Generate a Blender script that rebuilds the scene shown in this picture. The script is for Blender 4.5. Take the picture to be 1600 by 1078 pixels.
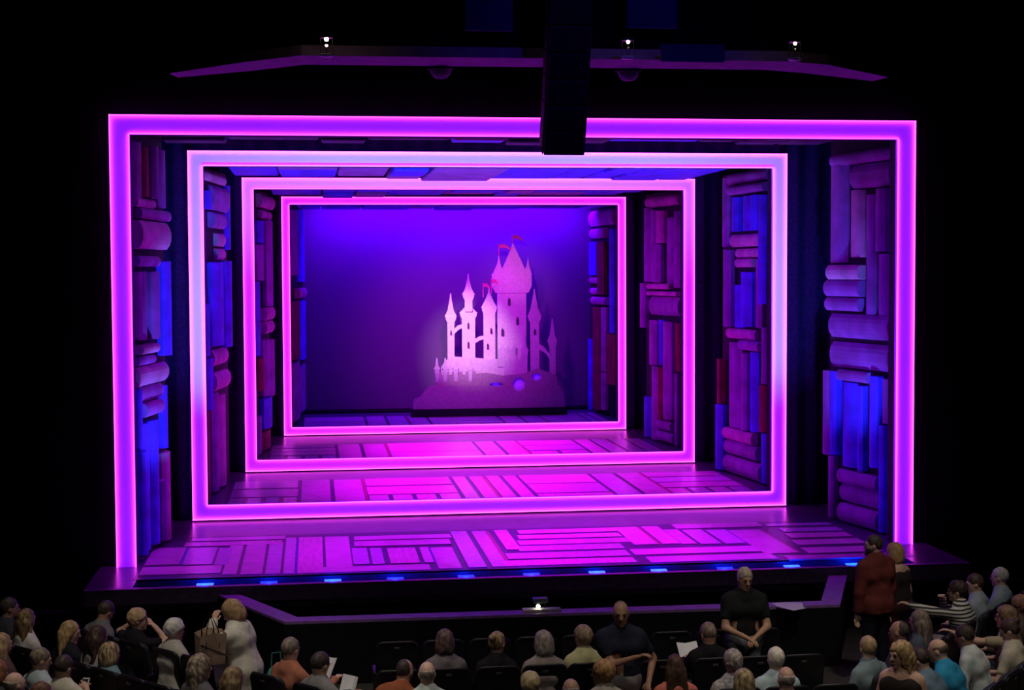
import bpy, bmesh, math, random
import numpy as np
from mathutils import Vector, Matrix
random.seed(7)
for o in list(bpy.data.objects): bpy.data.objects.remove(o)
sc = bpy.context.scene
COL = sc.collection
R = math.radians
FL = -0.87                       # auditorium floor; the stage floor is z = 0

# ------------------------------------------------------------------ camera
cam_d = bpy.data.cameras.new('camera'); cam = bpy.data.objects.new('camera', cam_d); COL.objects.link(cam)
cam_d.sensor_width = 36.0; cam_d.lens = 2374.7 / 1600 * 36; cam_d.clip_end = 200
fw = Vector((0.12958692, 0.99038451, -0.04843294)); rt = Vector((0.99150445, -0.12997721, -0.00498446)); up = Vector((0.01123171, 0.04737556, 0.998814))
cam.matrix_world = Matrix(((rt.x, up.x, -fw.x, -3.0012), (rt.y, up.y, -fw.y, -21.2954), (rt.z, up.z, -fw.z, 4.0465), (0, 0, 0, 1)))
sc.camera = cam

# ------------------------------------------------------------------ world and exposure
w = bpy.data.worlds.new('dark_hall'); sc.world = w; w.use_nodes = True
w.node_tree.nodes['Background'].inputs[0].default_value = (0.05, 0.06, 0.5, 1)
w.node_tree.nodes['Background'].inputs[1].default_value = 0.004
vs = sc.view_settings
vs.view_transform = 'Standard'; vs.look = 'None'; vs.exposure = 0.0; vs.gamma = 1.0; vs.use_curve_mapping = False

# ------------------------------------------------------------------ stage and house lights
def aim(o, tgt):
    d = Vector(tgt) - o.location
    o.rotation_euler = d.to_track_quat('-Z', 'Y').to_euler()
def spot(name, loc, tgt, col, power, deg=50, blend=0.6, size=0.15):
    l = bpy.data.lights.new(name, 'SPOT'); l.color = col; l.energy = power; l.spot_size = R(deg); l.spot_blend = blend; l.shadow_soft_size = size
    o = bpy.data.objects.new(name, l); o.location = loc; COL.objects.link(o); aim(o, tgt); return o
def area(name, loc, tgt, col, power, sx, sy):
    l = bpy.data.lights.new(name, 'AREA'); l.shape = 'RECTANGLE'; l.size = sx; l.size_y = sy; l.color = col; l.energy = power
    o = bpy.data.objects.new(name, l); o.location = loc; COL.objects.link(o); aim(o, tgt); return o
MAG = (0.66, 0.0, 1.0); PNK = (0.9, 0.0, 1.0); BLU = (0.05, 0.06, 1.0)
# overhead wash of each bay, hung in the gaps between the book headers and the next frame
spot('bay_wash_light', (0.9, 2.95, 6.9), (1.3, 0.5, 0), MAG, 4400, 46, 0.9, 0.3)
spot('bay_wash_light', (-1.4, 2.95, 6.9), (-1.3, 0.5, 0), MAG, 2100, 42, 0.9, 0.3)
spot('bay_wash_light', (-3.6, 2.95, 6.9), (-3.7, 0.5, 0), MAG, 950, 42, 0.9, 0.3)
spot('bay_wash_light', (3.7, 2.95, 6.9), (3.6, 0.5, 0), MAG, 430, 42, 0.9, 0.3)
spot('bay_wash_light', (-0.6, 9.1, 6.9), (-0.4, 7.2, 0), PNK, 4200, 52, 0.9, 0.3)
spot('bay_wash_light', (2.6, 9.1, 6.9), (2.6, 7.2, 0), PNK, 2200, 48, 0.9, 0.3)
spot('bay_wash_light', (0.8, 15.4, 6.9), (0.8, 13.4, 0), PNK, 5600, 56, 0.9, 0.3)
spot('bay_wash_light', (0.8, 21.9, 6.6), (0.8, 20.2, 0), MAG, 320, 60, 0.9, 0.3)
# side light from the wings onto the opposite book panels
spot('wing_light', (-5.4, 2.9, 4.6), (5.4, 1.5, 2.6), (0.20, 0.0, 1.0), 1100, 30, 0.8, 0.2)
spot('wing_light', (5.6, 2.9, 4.6), (-5.3, 1.4, 2.6), (0.34, 0.0, 1.0), 900, 32, 0.8, 0.2)
spot('wing_light', (-4.4, 9.2, 4.6), (5.2, 7.6, 2.6), (0.45, 0.0, 1.0), 900, 38, 0.8, 0.2)
spot('wing_light', (4.8, 9.2, 4.6), (-4.6, 7.6, 2.6), (0.45, 0.0, 1.0), 600, 38, 0.8, 0.2)
spot('wing_light', (-3.9, 15.6, 4.6), (5.0, 13.8, 2.6), (0.55, 0.0, 1.0), 1000, 40, 0.8, 0.2)
spot('wing_light', (4.6, 15.6, 4.6), (-4.0, 13.8, 2.6), (0.55, 0.0, 1.0), 600, 40, 0.8, 0.2)
spot('wing_light', (-2.7, 21.9, 4.6), (5.0, 20.6, 2.6), (0.6, 0.0, 1.0), 240, 44, 0.8, 0.2)
# cyc wash on the backdrop and the pink specials on the castle
area('cyc_light', (0.9, 21.5, 6.0), (0.9, 22.6, 4.2), (0.12, 0.0, 1.0), 560, 7.5, 0.25)
spot('backdrop_wash', (0.8, 15.3, 5.3), (1.2, 22.4, 2.2), (0.75, 0.03, 1.0), 1300, 56, 1.0, 0.3)
spot('castle_special', (-0.6, 15.3, 5.5), (1.15, 20.9, 2.35), (1.0, 0.55, 0.85), 2100, 25, 1.0, 0.1)
spot('castle_special', (1.6, 15.3, 5.5), (2.65, 20.9, 4.2), (1.0, 0.16, 0.80), 480, 22, 1.0, 0.1)
# dim warm house lights over the stalls, then two added fills from behind
spot('house_and_fill_light', (-4.2, -7.4, 7.4), (-4.4, -6.2, 0), (1.0, 0.88, 0.74), 600, 62, 0.8, 0.3)
spot('house_and_fill_light', (-0.4, -8.6, 7.4), (-0.2, -7.4, 0), (1.0, 0.86, 0.72), 400, 62, 0.8, 0.3)
spot('house_and_fill_light', (3.6, -8.0, 7.4), (3.8, -6.4, 0), (1.0, 0.88, 0.76), 480, 62, 0.8, 0.3)
spot('house_and_fill_light', (1.6, -13.5, 8.8), (2.0, -6.8, 0), (1.0, 0.88, 0.76), 400, 36, 0.9, 0.3)  # unseen fill added to light people who face the camera
spot('house_and_fill_light', (-3.4, -13.5, 8.8), (-3.4, -6.8, 0), (1.0, 0.88, 0.76), 260, 36, 0.9, 0.3)  # second added fill, for the left block

# ------------------------------------------------------------------ materials
MATS = {}
def mat(name, col, rough=0.6, noise=0.0, scale=8.0, emis=None, estr=0.0, spec=0.3, bump=0.0, stretch=(1, 1, 1), col2=None, metal=0.0, coat=0.0):
    if name in MATS: return MATS[name]
    m = bpy.data.materials.new(name); m.use_nodes = True; nt = m.node_tree; b = nt.nodes['Principled BSDF']
    b.inputs['Base Color'].default_value = (*col, 1); b.inputs['Roughness'].default_value = rough
    b.inputs['Specular IOR Level'].default_value = spec; b.inputs['Metallic'].default_value = metal; b.inputs['Coat Weight'].default_value = coat
    tc = nt.nodes.new('ShaderNodeTexCoord'); mp = nt.nodes.new('ShaderNodeMapping'); mp.inputs['Scale'].default_value = stretch
    nz = nt.nodes.new('ShaderNodeTexNoise'); nz.inputs['Scale'].default_value = scale; nz.inputs['Detail'].default_value = 4
    nt.links.new(tc.outputs['Object'], mp.inputs['Vector']); nt.links.new(mp.outputs[0], nz.inputs['Vector'])
    if noise or col2:
        rp = nt.nodes.new('ShaderNodeValToRGB')
        c2 = col2 or tuple(min(1, c * (1 + noise)) for c in col); c1 = col if col2 else tuple(c * (1 - noise) for c in col)
        rp.color_ramp.elements[0].color = (*c1, 1); rp.color_ramp.elements[1].color = (*c2, 1)
        rp.color_ramp.elements[0].position = 0.35; rp.color_ramp.elements[1].position = 0.65
        nt.links.new(nz.outputs['Fac'], rp.inputs[0]); nt.links.new(rp.outputs[0], b.inputs['Base Color'])
    if bump:
        bp = nt.nodes.new('ShaderNodeBump'); bp.inputs['Strength'].default_value = bump; bp.inputs['Distance'].default_value = 0.01
        nt.links.new(nz.outputs['Fac'], bp.inputs['Height']); nt.links.new(bp.outputs[0], b.inputs['Normal'])
    if emis:
        b.inputs['Emission Color'].default_value = (*emis, 1); b.inputs['Emission Strength'].default_value = estr
    MATS[name] = m; return m
def cmat(prefix, col, **k): return mat(prefix + '_%02x%02x%02x' % tuple(int(255 * min(1, c)) for c in col), col, **k)

BLACK = mat('black_paint', (0.006, 0.006, 0.008), 0.8, 0.3, 3, spec=0.1)
DRAPE = mat('black_serge', (0.020, 0.005, 0.055), 0.95, 0.3, 20, spec=0.05)
DARK = mat('dark_panel', (0.02, 0.015, 0.03), 0.7, 0.3, 5, spec=0.2)

# ------------------------------------------------------------------ helpers
def empty(name, loc=(0, 0, 0), rz=0):
    o = bpy.data.objects.new(name, None); o.empty_display_size = 0.1; o.location = loc; o.rotation_euler = (0, 0, rz); COL.objects.link(o); return o
def tag(o, label=None, cat=None, group=None, kind=None):
    if label: o['label'] = label
    if cat: o['category'] = cat
    if group: o['group'] = group
    if kind: o['kind'] = kind
    return o
def link(name, me, m, parent=None, smooth=False):
    if m and not me.materials: me.materials.append(m)
    o = bpy.data.objects.new(name, me); COL.objects.link(o); o.parent = parent
    if smooth:
        me.polygons.foreach_set('use_smooth', [True] * len(me.polygons))
    return o
class MB:
    def __init__(s): s.v = []; s.f = []
    def add(s, v, f):
        n = len(s.v); s.v += [tuple(p) for p in v]; s.f += [tuple(i + n for i in q) for q in f]; return s
    def box(s, x0, x1, y0, y1, z0, z1, M=None):
        v = [Vector((x, y, z)) for z in (z0, z1) for y in (y0, y1) for x in (x0, x1)]
        if M is not None: v = [M @ p for p in v]
        return s.add(v, [(0, 2, 3, 1), (4, 5, 7, 6), (0, 1, 5, 4), (2, 6, 7, 3), (0, 4, 6, 2), (1, 3, 7, 5)])
    def rbox(s, x0, x1, y0, y1, z0, z1, r, M=None):      # box with a bevel of r on every edge
        bm = bmesh.new(); bmesh.ops.create_cube(bm, size=1)
        for q in bm.verts: q.co = Vector(((x0 + x1) / 2 + q.co.x * (x1 - x0), (y0 + y1) / 2 + q.co.y * (y1 - y0), (z0 + z1) / 2 + q.co.z * (z1 - z0)))
        bmesh.ops.bevel(bm, geom=list(bm.edges), offset=r, segments=2, affect='EDGES', profile=0.5)
        bm.verts.index_update()
        v = [(M @ q.co if M is not None else q.co.copy()) for q in bm.verts]; f = [[q.index for q in p.verts] for p in bm.faces]; bm.free()
        return s.add(v, f)
    def tube(s, pts, rad, n=8, cap=True):
        pts = [Vector(p) for p in pts]; rad = rad if isinstance(rad, (list, tuple)) else [rad] * len(pts)
        rings = []; V = []
        t0 = (pts[1] - pts[0]).normalized(); u = t0.orthogonal().normalized()
        for i, p in enumerate(pts):
            t = ((pts[min(i + 1, len(pts) - 1)]) - pts[max(i - 1, 0)]).normalized()
            u = (u - t * u.dot(t)).normalized(); w_ = t.cross(u)
            for k in range(n):
                a = 2 * math.pi * k / n; V.append(p + (u * math.cos(a) + w_ * math.sin(a)) * rad[i])
        F = [(i * n + k, i * n + (k + 1) % n, (i + 1) * n + (k + 1) % n, (i + 1) * n + k) for i in range(len(pts) - 1) for k in range(n)]
        if cap: F += [tuple(range(n))[::-1], tuple((len(pts) - 1) * n + k for k in range(n))]
        return s.add(V, F)
    def lathe(s, prof, n=16, c=(0, 0, 0)):
        V = []; m = len(prof)
        for k in range(n):
            a = 2 * math.pi * k / n
            V += [(c[0] + r * math.cos(a), c[1] + r * math.sin(a), c[2] + z) for r, z in prof]
        F = [(k * m + i, ((k + 1) % n) * m + i, ((k + 1) % n) * m + i + 1, k * m + i + 1) for k in range(n) for i in range(m - 1)]
        return s.add(V, F)
    def prism(s, poly, y0, y1):                       # polygon in x,z extruded along y
        n = len(poly); V = [(x, y0, z) for x, z in poly] + [(x, y1, z) for x, z in poly]
        return s.add(V, [tuple(range(n)), tuple(range(2 * n - 1, n - 1, -1))] + [(i, n + i, n + (i + 1) % n, (i + 1) % n) for i in range(n)])
    def mesh(s, name):
        me = bpy.data.meshes.new(name); me.from_pydata([tuple(p) for p in s.v], [], s.f)
        bm = bmesh.new(); bm.from_mesh(me); bmesh.ops.recalc_face_normals(bm, faces=bm.faces); bm.to_mesh(me); bm.free(); me.update(); return me
    def build(s, name, m, parent=None, smooth=False): return link(name, s.mesh(name), m, parent, smooth)
def sphere(c, r, n=10, m=6, sc_=(1, 1, 1)):
    b = MB(); prof = [(r * math.sin(math.pi * i / m), -r * math.cos(math.pi * i / m)) for i in range(m + 1)]
    b.lathe([(max(p[0], 1e-4), p[1]) for p in prof], n)
    b.v = [(c[0] + v[0] * sc_[0], c[1] + v[1] * sc_[1], c[2] + v[2] * sc_[2]) for v in b.v]; return b
def cutout(name, loops, y0, y1, m, parent):           # flat shape (loops in x,z, holes allowed) with real thickness
    cu = bpy.data.curves.new(name, 'CURVE'); cu.dimensions = '2D'; cu.fill_mode = 'BOTH'; cu.extrude = abs(y1 - y0) / 2
    for L in loops:
        sp = cu.splines.new('POLY'); sp.points.add(len(L) - 1); sp.use_cyclic_u = True
        for i, (x, z) in enumerate(L): sp.points[i].co = (x, z, 0, 1)
    t = bpy.data.objects.new(name, cu); COL.objects.link(t)
    me = bpy.data.meshes.new_from_object(t.evaluated_get(bpy.context.evaluated_depsgraph_get())); bpy.data.objects.remove(t)
    me.transform(Matrix.Translation((0, (y0 + y1) / 2, 0)) @ Matrix.Rotation(R(90), 4, 'X'))
    return link(name, me, m, parent)
ORD = ['first', 'second', 'third', 'fourth', 'fifth', 'sixth', 'seventh', 'eighth', 'ninth', 'tenth', 'eleventh', 'twelfth']
BOOKS = {
'R1': ((5.62, 0.56), (5.28, 2.29), [('hp', 0.12, 1.92, 5.7, 5.89), ('hp', 0.15, 1.26, 5.31, 5.68), ('vp', 1.46, 2.01, 4.16, 5.72), ('vm', 0.97, 1.38, 4.24, 5.29), ('vp', 0.61, 0.89, 3.35, 5.2), ('vp', 0.24, 0.49, 4.32, 5.27), ('vp', 0.23, 0.5, 3.35, 4.28), ('hm', 0.96, 1.92, 3.89, 4.12), ('hp', 0.99, 2.02, 3.62, 3.88), ('hp', 1.03, 2.02, 3.39, 3.6), ('hp', 0.19, 1.92, 2.96, 3.34), ('hp', 0.22, 1.91, 2.48, 2.89), ('vp', 1.86, 2.11, 1.04, 2.41), ('vb', 1.66, 1.84, 1.06, 2.41), ('hp', 0.75, 1.63, 2.28, 2.45), ('vb', 1.12, 1.58, 0.91, 2.26), ('vb', 0.89, 1.04, 0.89, 2.23), ('vb', 0.42, 0.65, 1, 2.41), ('vp', 0.16, 0.39, 1.7, 2.38), ('hp', 0.46, 1.59, 0.64, 0.86), ('hp', 0.46, 1.59, 0.34, 0.62), ('hp', 0.4, 1.53, 0.03, 0.32), ('vp', 1.77, 1.93, 0.03, 1.03), ('vb', 0.23, 0.37, 0.03, 1.67)]),
'R2': ((5.35, 6.14), (5.09, 8.5), [('hp', 0.08, 2.02, 5.73, 6.01), ('hp', 0.08, 1.85, 5.52, 5.69), ('vp', 2.02, 2.36, 4.51, 5.88), ('vb', 1.45, 1.75, 4.8, 5.47), ('vb', 0.81, 1.29, 4.8, 5.47), ('vb', 0.44, 0.75, 4.8, 5.47), ('vb', 0.04, 0.37, 3.41, 5.45), ('hm', 0.43, 1.88, 4.5, 4.74), ('hm', 0.43, 1.61, 4.29, 4.46), ('hm', 0.74, 1.58, 4.1, 4.27), ('vp', 1.77, 2.11, 2.93, 4.45), ('vb', 1.28, 1.77, 2.92, 3.76), ('vb', 0.74, 1.28, 2.96, 4.01), ('vp', 0.4, 0.67, 2.95, 4.25), ('hm', 0.64, 2.11, 2.7, 2.9), ('hp', 0.3, 1.27, 2.51, 2.69), ('vp', 1.37, 2.07, 0.94, 2.62), ('vp', 1.01, 1.27, 0.94, 2.44), ('vb', 0.57, 0.95, 0.95, 2.48), ('vp', 0.08, 0.3, 1.91, 2.97), ('vr', 0.11, 0.41, 1, 1.88), ('hm', 0.62, 2.1, 0.7, 0.92), ('hp', 0.47, 2.06, 0.41, 0.68), ('hp', 0.31, 2.1, 0.03, 0.37), ('vb', 2.17, 2.55, 0.03, 1.34), ('vr', 2.24, 2.38, 1.37, 2.27), ('vb', 0.07, 0.34, 0.03, 0.97)]),
'R3': ((5.22, 12.4), (4.9, 14.8), [('hm', 0.2, 2.32, 5.55, 5.81), ('vp', 2.01, 2.46, 3.78, 5.55), ('vp', 1.58, 1.93, 3.78, 5.48), ('vm', 1.07, 1.53, 4.69, 5.44), ('vp', 1.24, 1.66, 3.76, 4.66), ('vp', 0.57, 0.98, 3.72, 5.27), ('vp', 0.08, 0.45, 3.65, 5.39), ('hm', 0.61, 2.11, 3.61, 3.74), ('hm', 0.08, 2.02, 3.46, 3.56), ('hp', 0.12, 2.02, 3, 3.43), ('vp', 2.24, 2.56, 2.67, 3.75), ('vp', 1.45, 1.93, 1.81, 2.87), ('vb', 1.11, 1.36, 1.83, 2.89), ('vp', 0.49, 1.03, 0.59, 2.86), ('vr', 0.08, 0.4, 1.74, 2.84), ('vp', 1.41, 1.84, 0.03, 1.78), ('vr', 1.07, 1.32, 0.55, 1.77), ('vb', 2.02, 2.52, 0.03, 1), ('hp', 0.57, 1.5, 0.31, 0.54), ('hp', 0.4, 1.58, 0.05, 0.27), ('vp', 0.28, 0.44, 0.03, 1.68)]),
'R4': ((5.13, 19.3), (4.88, 21.9), [('hm', 0.31, 2.68, 5.32, 5.75), ('hm', 1.06, 2.49, 4.97, 5.24), ('vb', 1.9, 2.63, 3.92, 4.87), ('vr', 1.13, 1.77, 3.38, 4.86), ('vb', 0.2, 0.63, 2.34, 5.19), ('hm', 1.58, 2.63, 3.69, 3.87), ('hm', 1.39, 2.43, 3.38, 3.56), ('hm', 0.82, 2.24, 3.1, 3.31), ('vr', 1.59, 2.25, 0.1, 3.02), ('vm', 1.08, 1.52, 1.23, 3.03), ('vr', 0.03, 0.89, 0.93, 2.31), ('vb', 2.59, 2.93, 0.03, 2.07), ('vm', 1.09, 1.54, 0.15, 1.2)]),
'L1': ((-5.47, 0.03), (-5.13, 1.99), [('vp', 0.17, 0.51, 5.08, 5.83), ('vp', 0.57, 0.89, 5.1, 5.89), ('vr', 0.93, 1.26, 5.14, 5.85), ('vp', 1.29, 1.56, 5.13, 5.88), ('vp', 1.66, 1.98, 5.01, 5.86), ('hm', 0.58, 1.5, 4.98, 5.11), ('hp', 0.7, 2.24, 4.82, 4.97), ('hm', 0.49, 1.97, 4.39, 4.79), ('hp', 0.53, 1.59, 4.14, 4.29), ('vb', 1.69, 2.08, 2.82, 4.22), ('vp', 0.09, 0.33, 3.05, 4.06), ('vp', 0.4, 0.65, 3.12, 4.06), ('vp', 0.72, 1.04, 3.09, 4.07), ('vp', 1.11, 1.45, 3.09, 4.07), ('hm', 0.49, 1.34, 2.9, 3.03), ('hp', 0.48, 1.33, 2.74, 2.86), ('hm', 0.44, 1.95, 2.44, 2.72), ('hp', 0.58, 1.68, 2.21, 2.43), ('hp', 0.63, 1.53, 2, 2.2), ('vb', 1.77, 1.95, 1.43, 2.37), ('vb', 0.69, 1.05, 0.07, 1.9), ('vb', 1.13, 1.43, 0.09, 1.91), ('vp', 1.48, 1.72, 0.08, 0.98), ('vm', 1.77, 2.13, 0.03, 1.36), ('vb', -0, 0.52, 1.59, 2.42), ('vb', 0.14, 0.55, 0.08, 1.55)]),
'L2': ((-4.87, 5.83), (-4.48, 9.15), [('hm', 0.24, 2.53, 5.7, 5.88), ('vb', 0.39, 0.89, 5.19, 5.51), ('hp', 0.95, 2.64, 5.19, 5.64), ('vb', 2.68, 3.05, 4.49, 5.73), ('hp', 1.05, 2.32, 4.87, 5.16), ('hm', 1.61, 2.36, 4.54, 4.78), ('hm', 1.59, 2.41, 4.29, 4.5), ('vb', 0.93, 2.06, 2.7, 4.24), ('vb', 0.27, 0.83, 2.56, 3.49), ('vp', -0.11, 0.31, 3.56, 5.13), ('vb', 0.31, 0.88, 1.59, 2.51), ('hm', 0.98, 2.47, 2.33, 2.63), ('hm', 0.95, 2.43, 1.88, 2.21), ('vp', 0.98, 1.57, 0.03, 1.85), ('vm', 1.64, 2.33, 0.03, 1.76), ('vr', -0.15, 0.46, 0.03, 1.6), ('vb', 2.2, 2.84, 2.63, 4.27)]),
'L3': ((-4.23, 11.9), (-3.83, 15.4), [('hm', 1.03, 3.06, 5.51, 5.81), ('hm', 1.39, 2.93, 5.27, 5.45), ('vb', 0.97, 1.75, 4.7, 5.2), ('vp', 1.89, 2.83, 3.28, 5.24), ('vb', 0.24, 1.19, 2.22, 3.85), ('hm', 1.49, 2.83, 2.96, 3.25), ('hm', 1.56, 2.8, 2.66, 2.93), ('vr', 0.6, 1.18, 1.44, 2.14), ('vp', 1.29, 2.09, 1.26, 2.53), ('vp', 2.19, 2.93, 1.19, 2.49), ('vb', 1.3, 2.52, 0.51, 1.2), ('vp', 0.49, 1.15, 0.03, 0.87), ('vr', 1.34, 2.56, 0.03, 0.44), ('vp', 0.72, 1.69, 3.87, 4.67)]),
'L4': ((-3.5, 17.2), (-3.15, 22), [('vp', 0.3, 2.27, 3.97, 5.63), ('vb', 2.68, 5.39, 3.79, 5.74), ('hm', 1.88, 4.26, 3.36, 3.62), ('vr', 0.37, 2.78, 1.81, 3.3), ('vb', 3, 5.27, 1.66, 3.25), ('vp', 0.16, 2.13, 0.26, 1.74), ('vp', 2.56, 5.27, 0.26, 1.48)]),
}
PLANKS = [(-5.36, -4.28, -0.66, -0.11), (-5.36, -4.89, 0.06, 1.36), (-4.84, -4.43, -0.02, 1.28), (-4.4, -4.2, -0.07, 1.22), (-4.93, -3.5, 1.41, 1.74), (-4.86, -3.46, 1.84, 2.12), (-4.25, -4.06, -0.77, 1.69), (-4.01, -3.72, -0.81, 1.64), (-3.68, -3.48, -0.81, 1.59), (-3.44, -3.29, -0.84, 1.94), (-3.25, -2.9, -0.84, 1.95), (-2.86, -2.5, -0.86, 1.94), (-2.42, -0.95, 1.56, 1.89), (-2.43, -1, 1.02, 1.45), (-2.48, -2.26, -0.32, 0.91), (-2.22, -2.05, -0.35, 0.87), (-1.97, -1.56, -0.36, 0.81), (-1.5, -1.37, -0.37, 0.81), (-2.9, -1.45, -0.85, -0.49), (-1.34, -1.02, -0.82, 0.76), (-0.93, -0.68, -0.82, 2.08), (-0.6, -0.38, -0.78, 2.08), (-0.25, -0.04, 0.42, 2.1), (0.11, 1.66, 1.72, 2.06), (0.05, 1.63, 1.27, 1.6), (-0.01, 1.66, 0.78, 1.15), (-0.08, 1.47, 0.28, 0.68), (-0.32, 1.44, -0.3, 0.13), (-0.42, 1.43, -0.77, -0.4), (1.66, 2.02, 0.53, 2.07), (2.09, 2.36, 0.53, 2.07), (2.37, 2.6, 0.48, 1.73), (2.65, 2.96, 0.43, 1.67), (3.02, 3.33, 0.43, 1.61), (2.61, 4.01, 1.81, 2.22), (1.51, 3.38, -0.25, 0.19), (1.61, 3.43, -0.85, -0.43), (3.35, 3.85, -0.45, 1.52), (4.08, 5.13, 1.78, 2.01), (4.17, 5.12, 1.24, 1.57), (4.12, 5.09, 0.73, 1.11), (4.05, 5.08, 0.14, 0.55), (3.99, 5.08, -0.53, -0.09), (3.55, 5.11, -0.94, -0.66)]
# ------------------------------------------------------------------ the hall
def struct(name, mb, m): return tag(mb.build(name, m), kind='structure')
CARPET = mat('grey_carpet', (0.07, 0.065, 0.06), 0.95, 0.3, 60, spec=0.05)
struct('floor', MB().box(-12, 12, -24, -1.4, FL - 0.1, FL), CARPET)
b = MB(); b.box(-12, -5.74, 0.09, 0.2, FL, 10); b.box(5.74, 12, 0.09, 0.2, FL, 10); b.box(-5.74, 5.74, 0.09, 0.2, 6.22, 10)
struct('wall_proscenium', b, BLACK)
struct('wall_left', MB().box(-12.2, -12, -24, 0.4, FL, 10), BLACK)
struct('wall_right', MB().box(12, 12.2, -24, 0.4, FL, 10), BLACK)
struct('ceiling', MB().box(-12.2, 12.2, -24, 24, 10, 10.2), BLACK)
struct('wall_stage_back', MB().box(-9, 9, 23.6, 23.8, -0.2, 10), BLACK)
# stage floor with its painted boards
FLOORB = mat('stage_floor_paint', (0.10, 0.05, 0.16), 0.28, 0.25, 5, spec=0.5)
GROUND = mat('board_ground', (0.055, 0.025, 0.12), 0.35, 0.3, 6, spec=0.4)
fl = struct('floor_stage', MB().box(-9, 9, 0.4, 23.6, -0.2, 0).box(-5.95, 5.95, -0.93, 0.4, -0.2, 0), FLOORB)
lip = struct('trim_1', MB().box(-5.95, 5.95, -1.52, -1.42, -0.2, 0.0), mat('stage_nosing', (0.22, 0.15, 0.28), 0.4, 0.2, 12))
struct('trim_2', MB().box(-5.95, 5.95, -1.42, -0.93, -0.3, -0.1), mat('trough_grey', (0.10, 0.10, 0.12), 0.5, 0.2, 9))
b = MB(); b.box(-5.95, -5.35, -1.42, -0.93, -0.1, 0); b.box(5.2, 5.95, -1.42, -0.93, -0.1, 0)
struct('trim_3', b, FLOORB)
struct('wall_stage_front', MB().box(-9, 9, -1.40, -1.2, FL, -0.3), BLACK)
PLK = [mat('board_cream', (0.72, 0.55, 0.70), 0.3, 0.12, 3, stretch=(1, 6, 1), spec=0.5), mat('board_rose', (0.75, 0.42, 0.66), 0.32, 0.15, 3, stretch=(6, 1, 1), spec=0.5),
       mat('board_lilac', (0.56, 0.44, 0.72), 0.3, 0.15, 3, stretch=(3, 3, 1), spec=0.5), mat('board_mauve', (0.62, 0.36, 0.62), 0.34, 0.15, 4, spec=0.5)]
LINE = [mat('board_line_blue', (0.10, 0.08, 0.50), 0.4, 0.2, 9), mat('board_line_red', (0.38, 0.04, 0.16), 0.4, 0.2, 9)]
def plank(x0, x1, y0, y1, m=None):
    h = 0.010 + random.random() * 0.006
    return MB().rbox(x0, x1, y0, y1, -0.01, h, 0.004).build('plank', m or random.choice(PLK), fl)
for g_ in ((-5.4, 5.4, -0.93, 2.25), (-4.6, 5.05, 4.55, 8.45), (-4.05, 4.85, 10.85, 14.55), (-3.35, 4.95, 17.15, 21.25)):
    MB().box(*g_, -0.02, 0.003).build('ground_cloth', GROUND, fl)
for i, (x0, x1, y0, y1) in enumerate(PLANKS):
    plank(x0, x1, y0, y1, PLK[(i * 7 + i // 3) % 4])
    if i % 4 == 1 and (y1 - y0) > 0.8: MB().box(x1 + 0.006, x1 + 0.05, y0, y1, -0.01, 0.006).build('painted_line', LINE[(i // 4) % 2], fl)
def pack(x0, x1, y0, y1, seed):
    rr = random.Random(seed); x = x0; k = 0
    while x < x1 - 0.3:
        wd = min(rr.uniform(1.0, 2.1), x1 - x)
        if x1 - (x + wd) < 0.4: wd = x1 - x
        if k % 2 == 0:                       # a stack of long boards, then a run of cross boards
            n = rr.choice((2, 3)); ys = y1; cut_ = rr.random() < 0.6; yb = y0 + (y1 - y0) * (0.42 if cut_ else 0)
            for j in range(n):
                a = yb + (y1 - yb) * j / n; plank(x + 0.03, x + wd - 0.03, a + 0.05, yb + (y1 - yb) * (j + 1) / n - 0.05, PLK[rr.randrange(4)])
            if cut_:
                n = rr.choice((2, 3, 4)); q = x
                for j in range(n):
                    plank(q + 0.04, x + wd * (j + 1) / n - 0.04, y0 + 0.05, yb - 0.05, PLK[rr.randrange(4)]); q = x + wd * (j + 1) / n
        else:
            n = max(2, int(wd / rr.uniform(0.3, 0.5))); q = x
            for j in range(n):
                e = x + wd * (j + 1) / n; plank(q + 0.04, e - 0.04, y0 + 0.05, y1 - 0.05, PLK[rr.randrange(4)]); q = e
                if j % 3 == 1: MB().box(e - 0.03, e + 0.015, y0, y1, -0.01, 0.006).build('painted_line', LINE[j % 2], fl)
        x += wd; k += 1
pack(-4.55, 5.0, 4.6, 8.4, 3); pack(-4.0, 4.8, 10.9, 14.5, 11); pack(-3.3, 4.9, 17.2, 21.2, 5)

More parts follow.
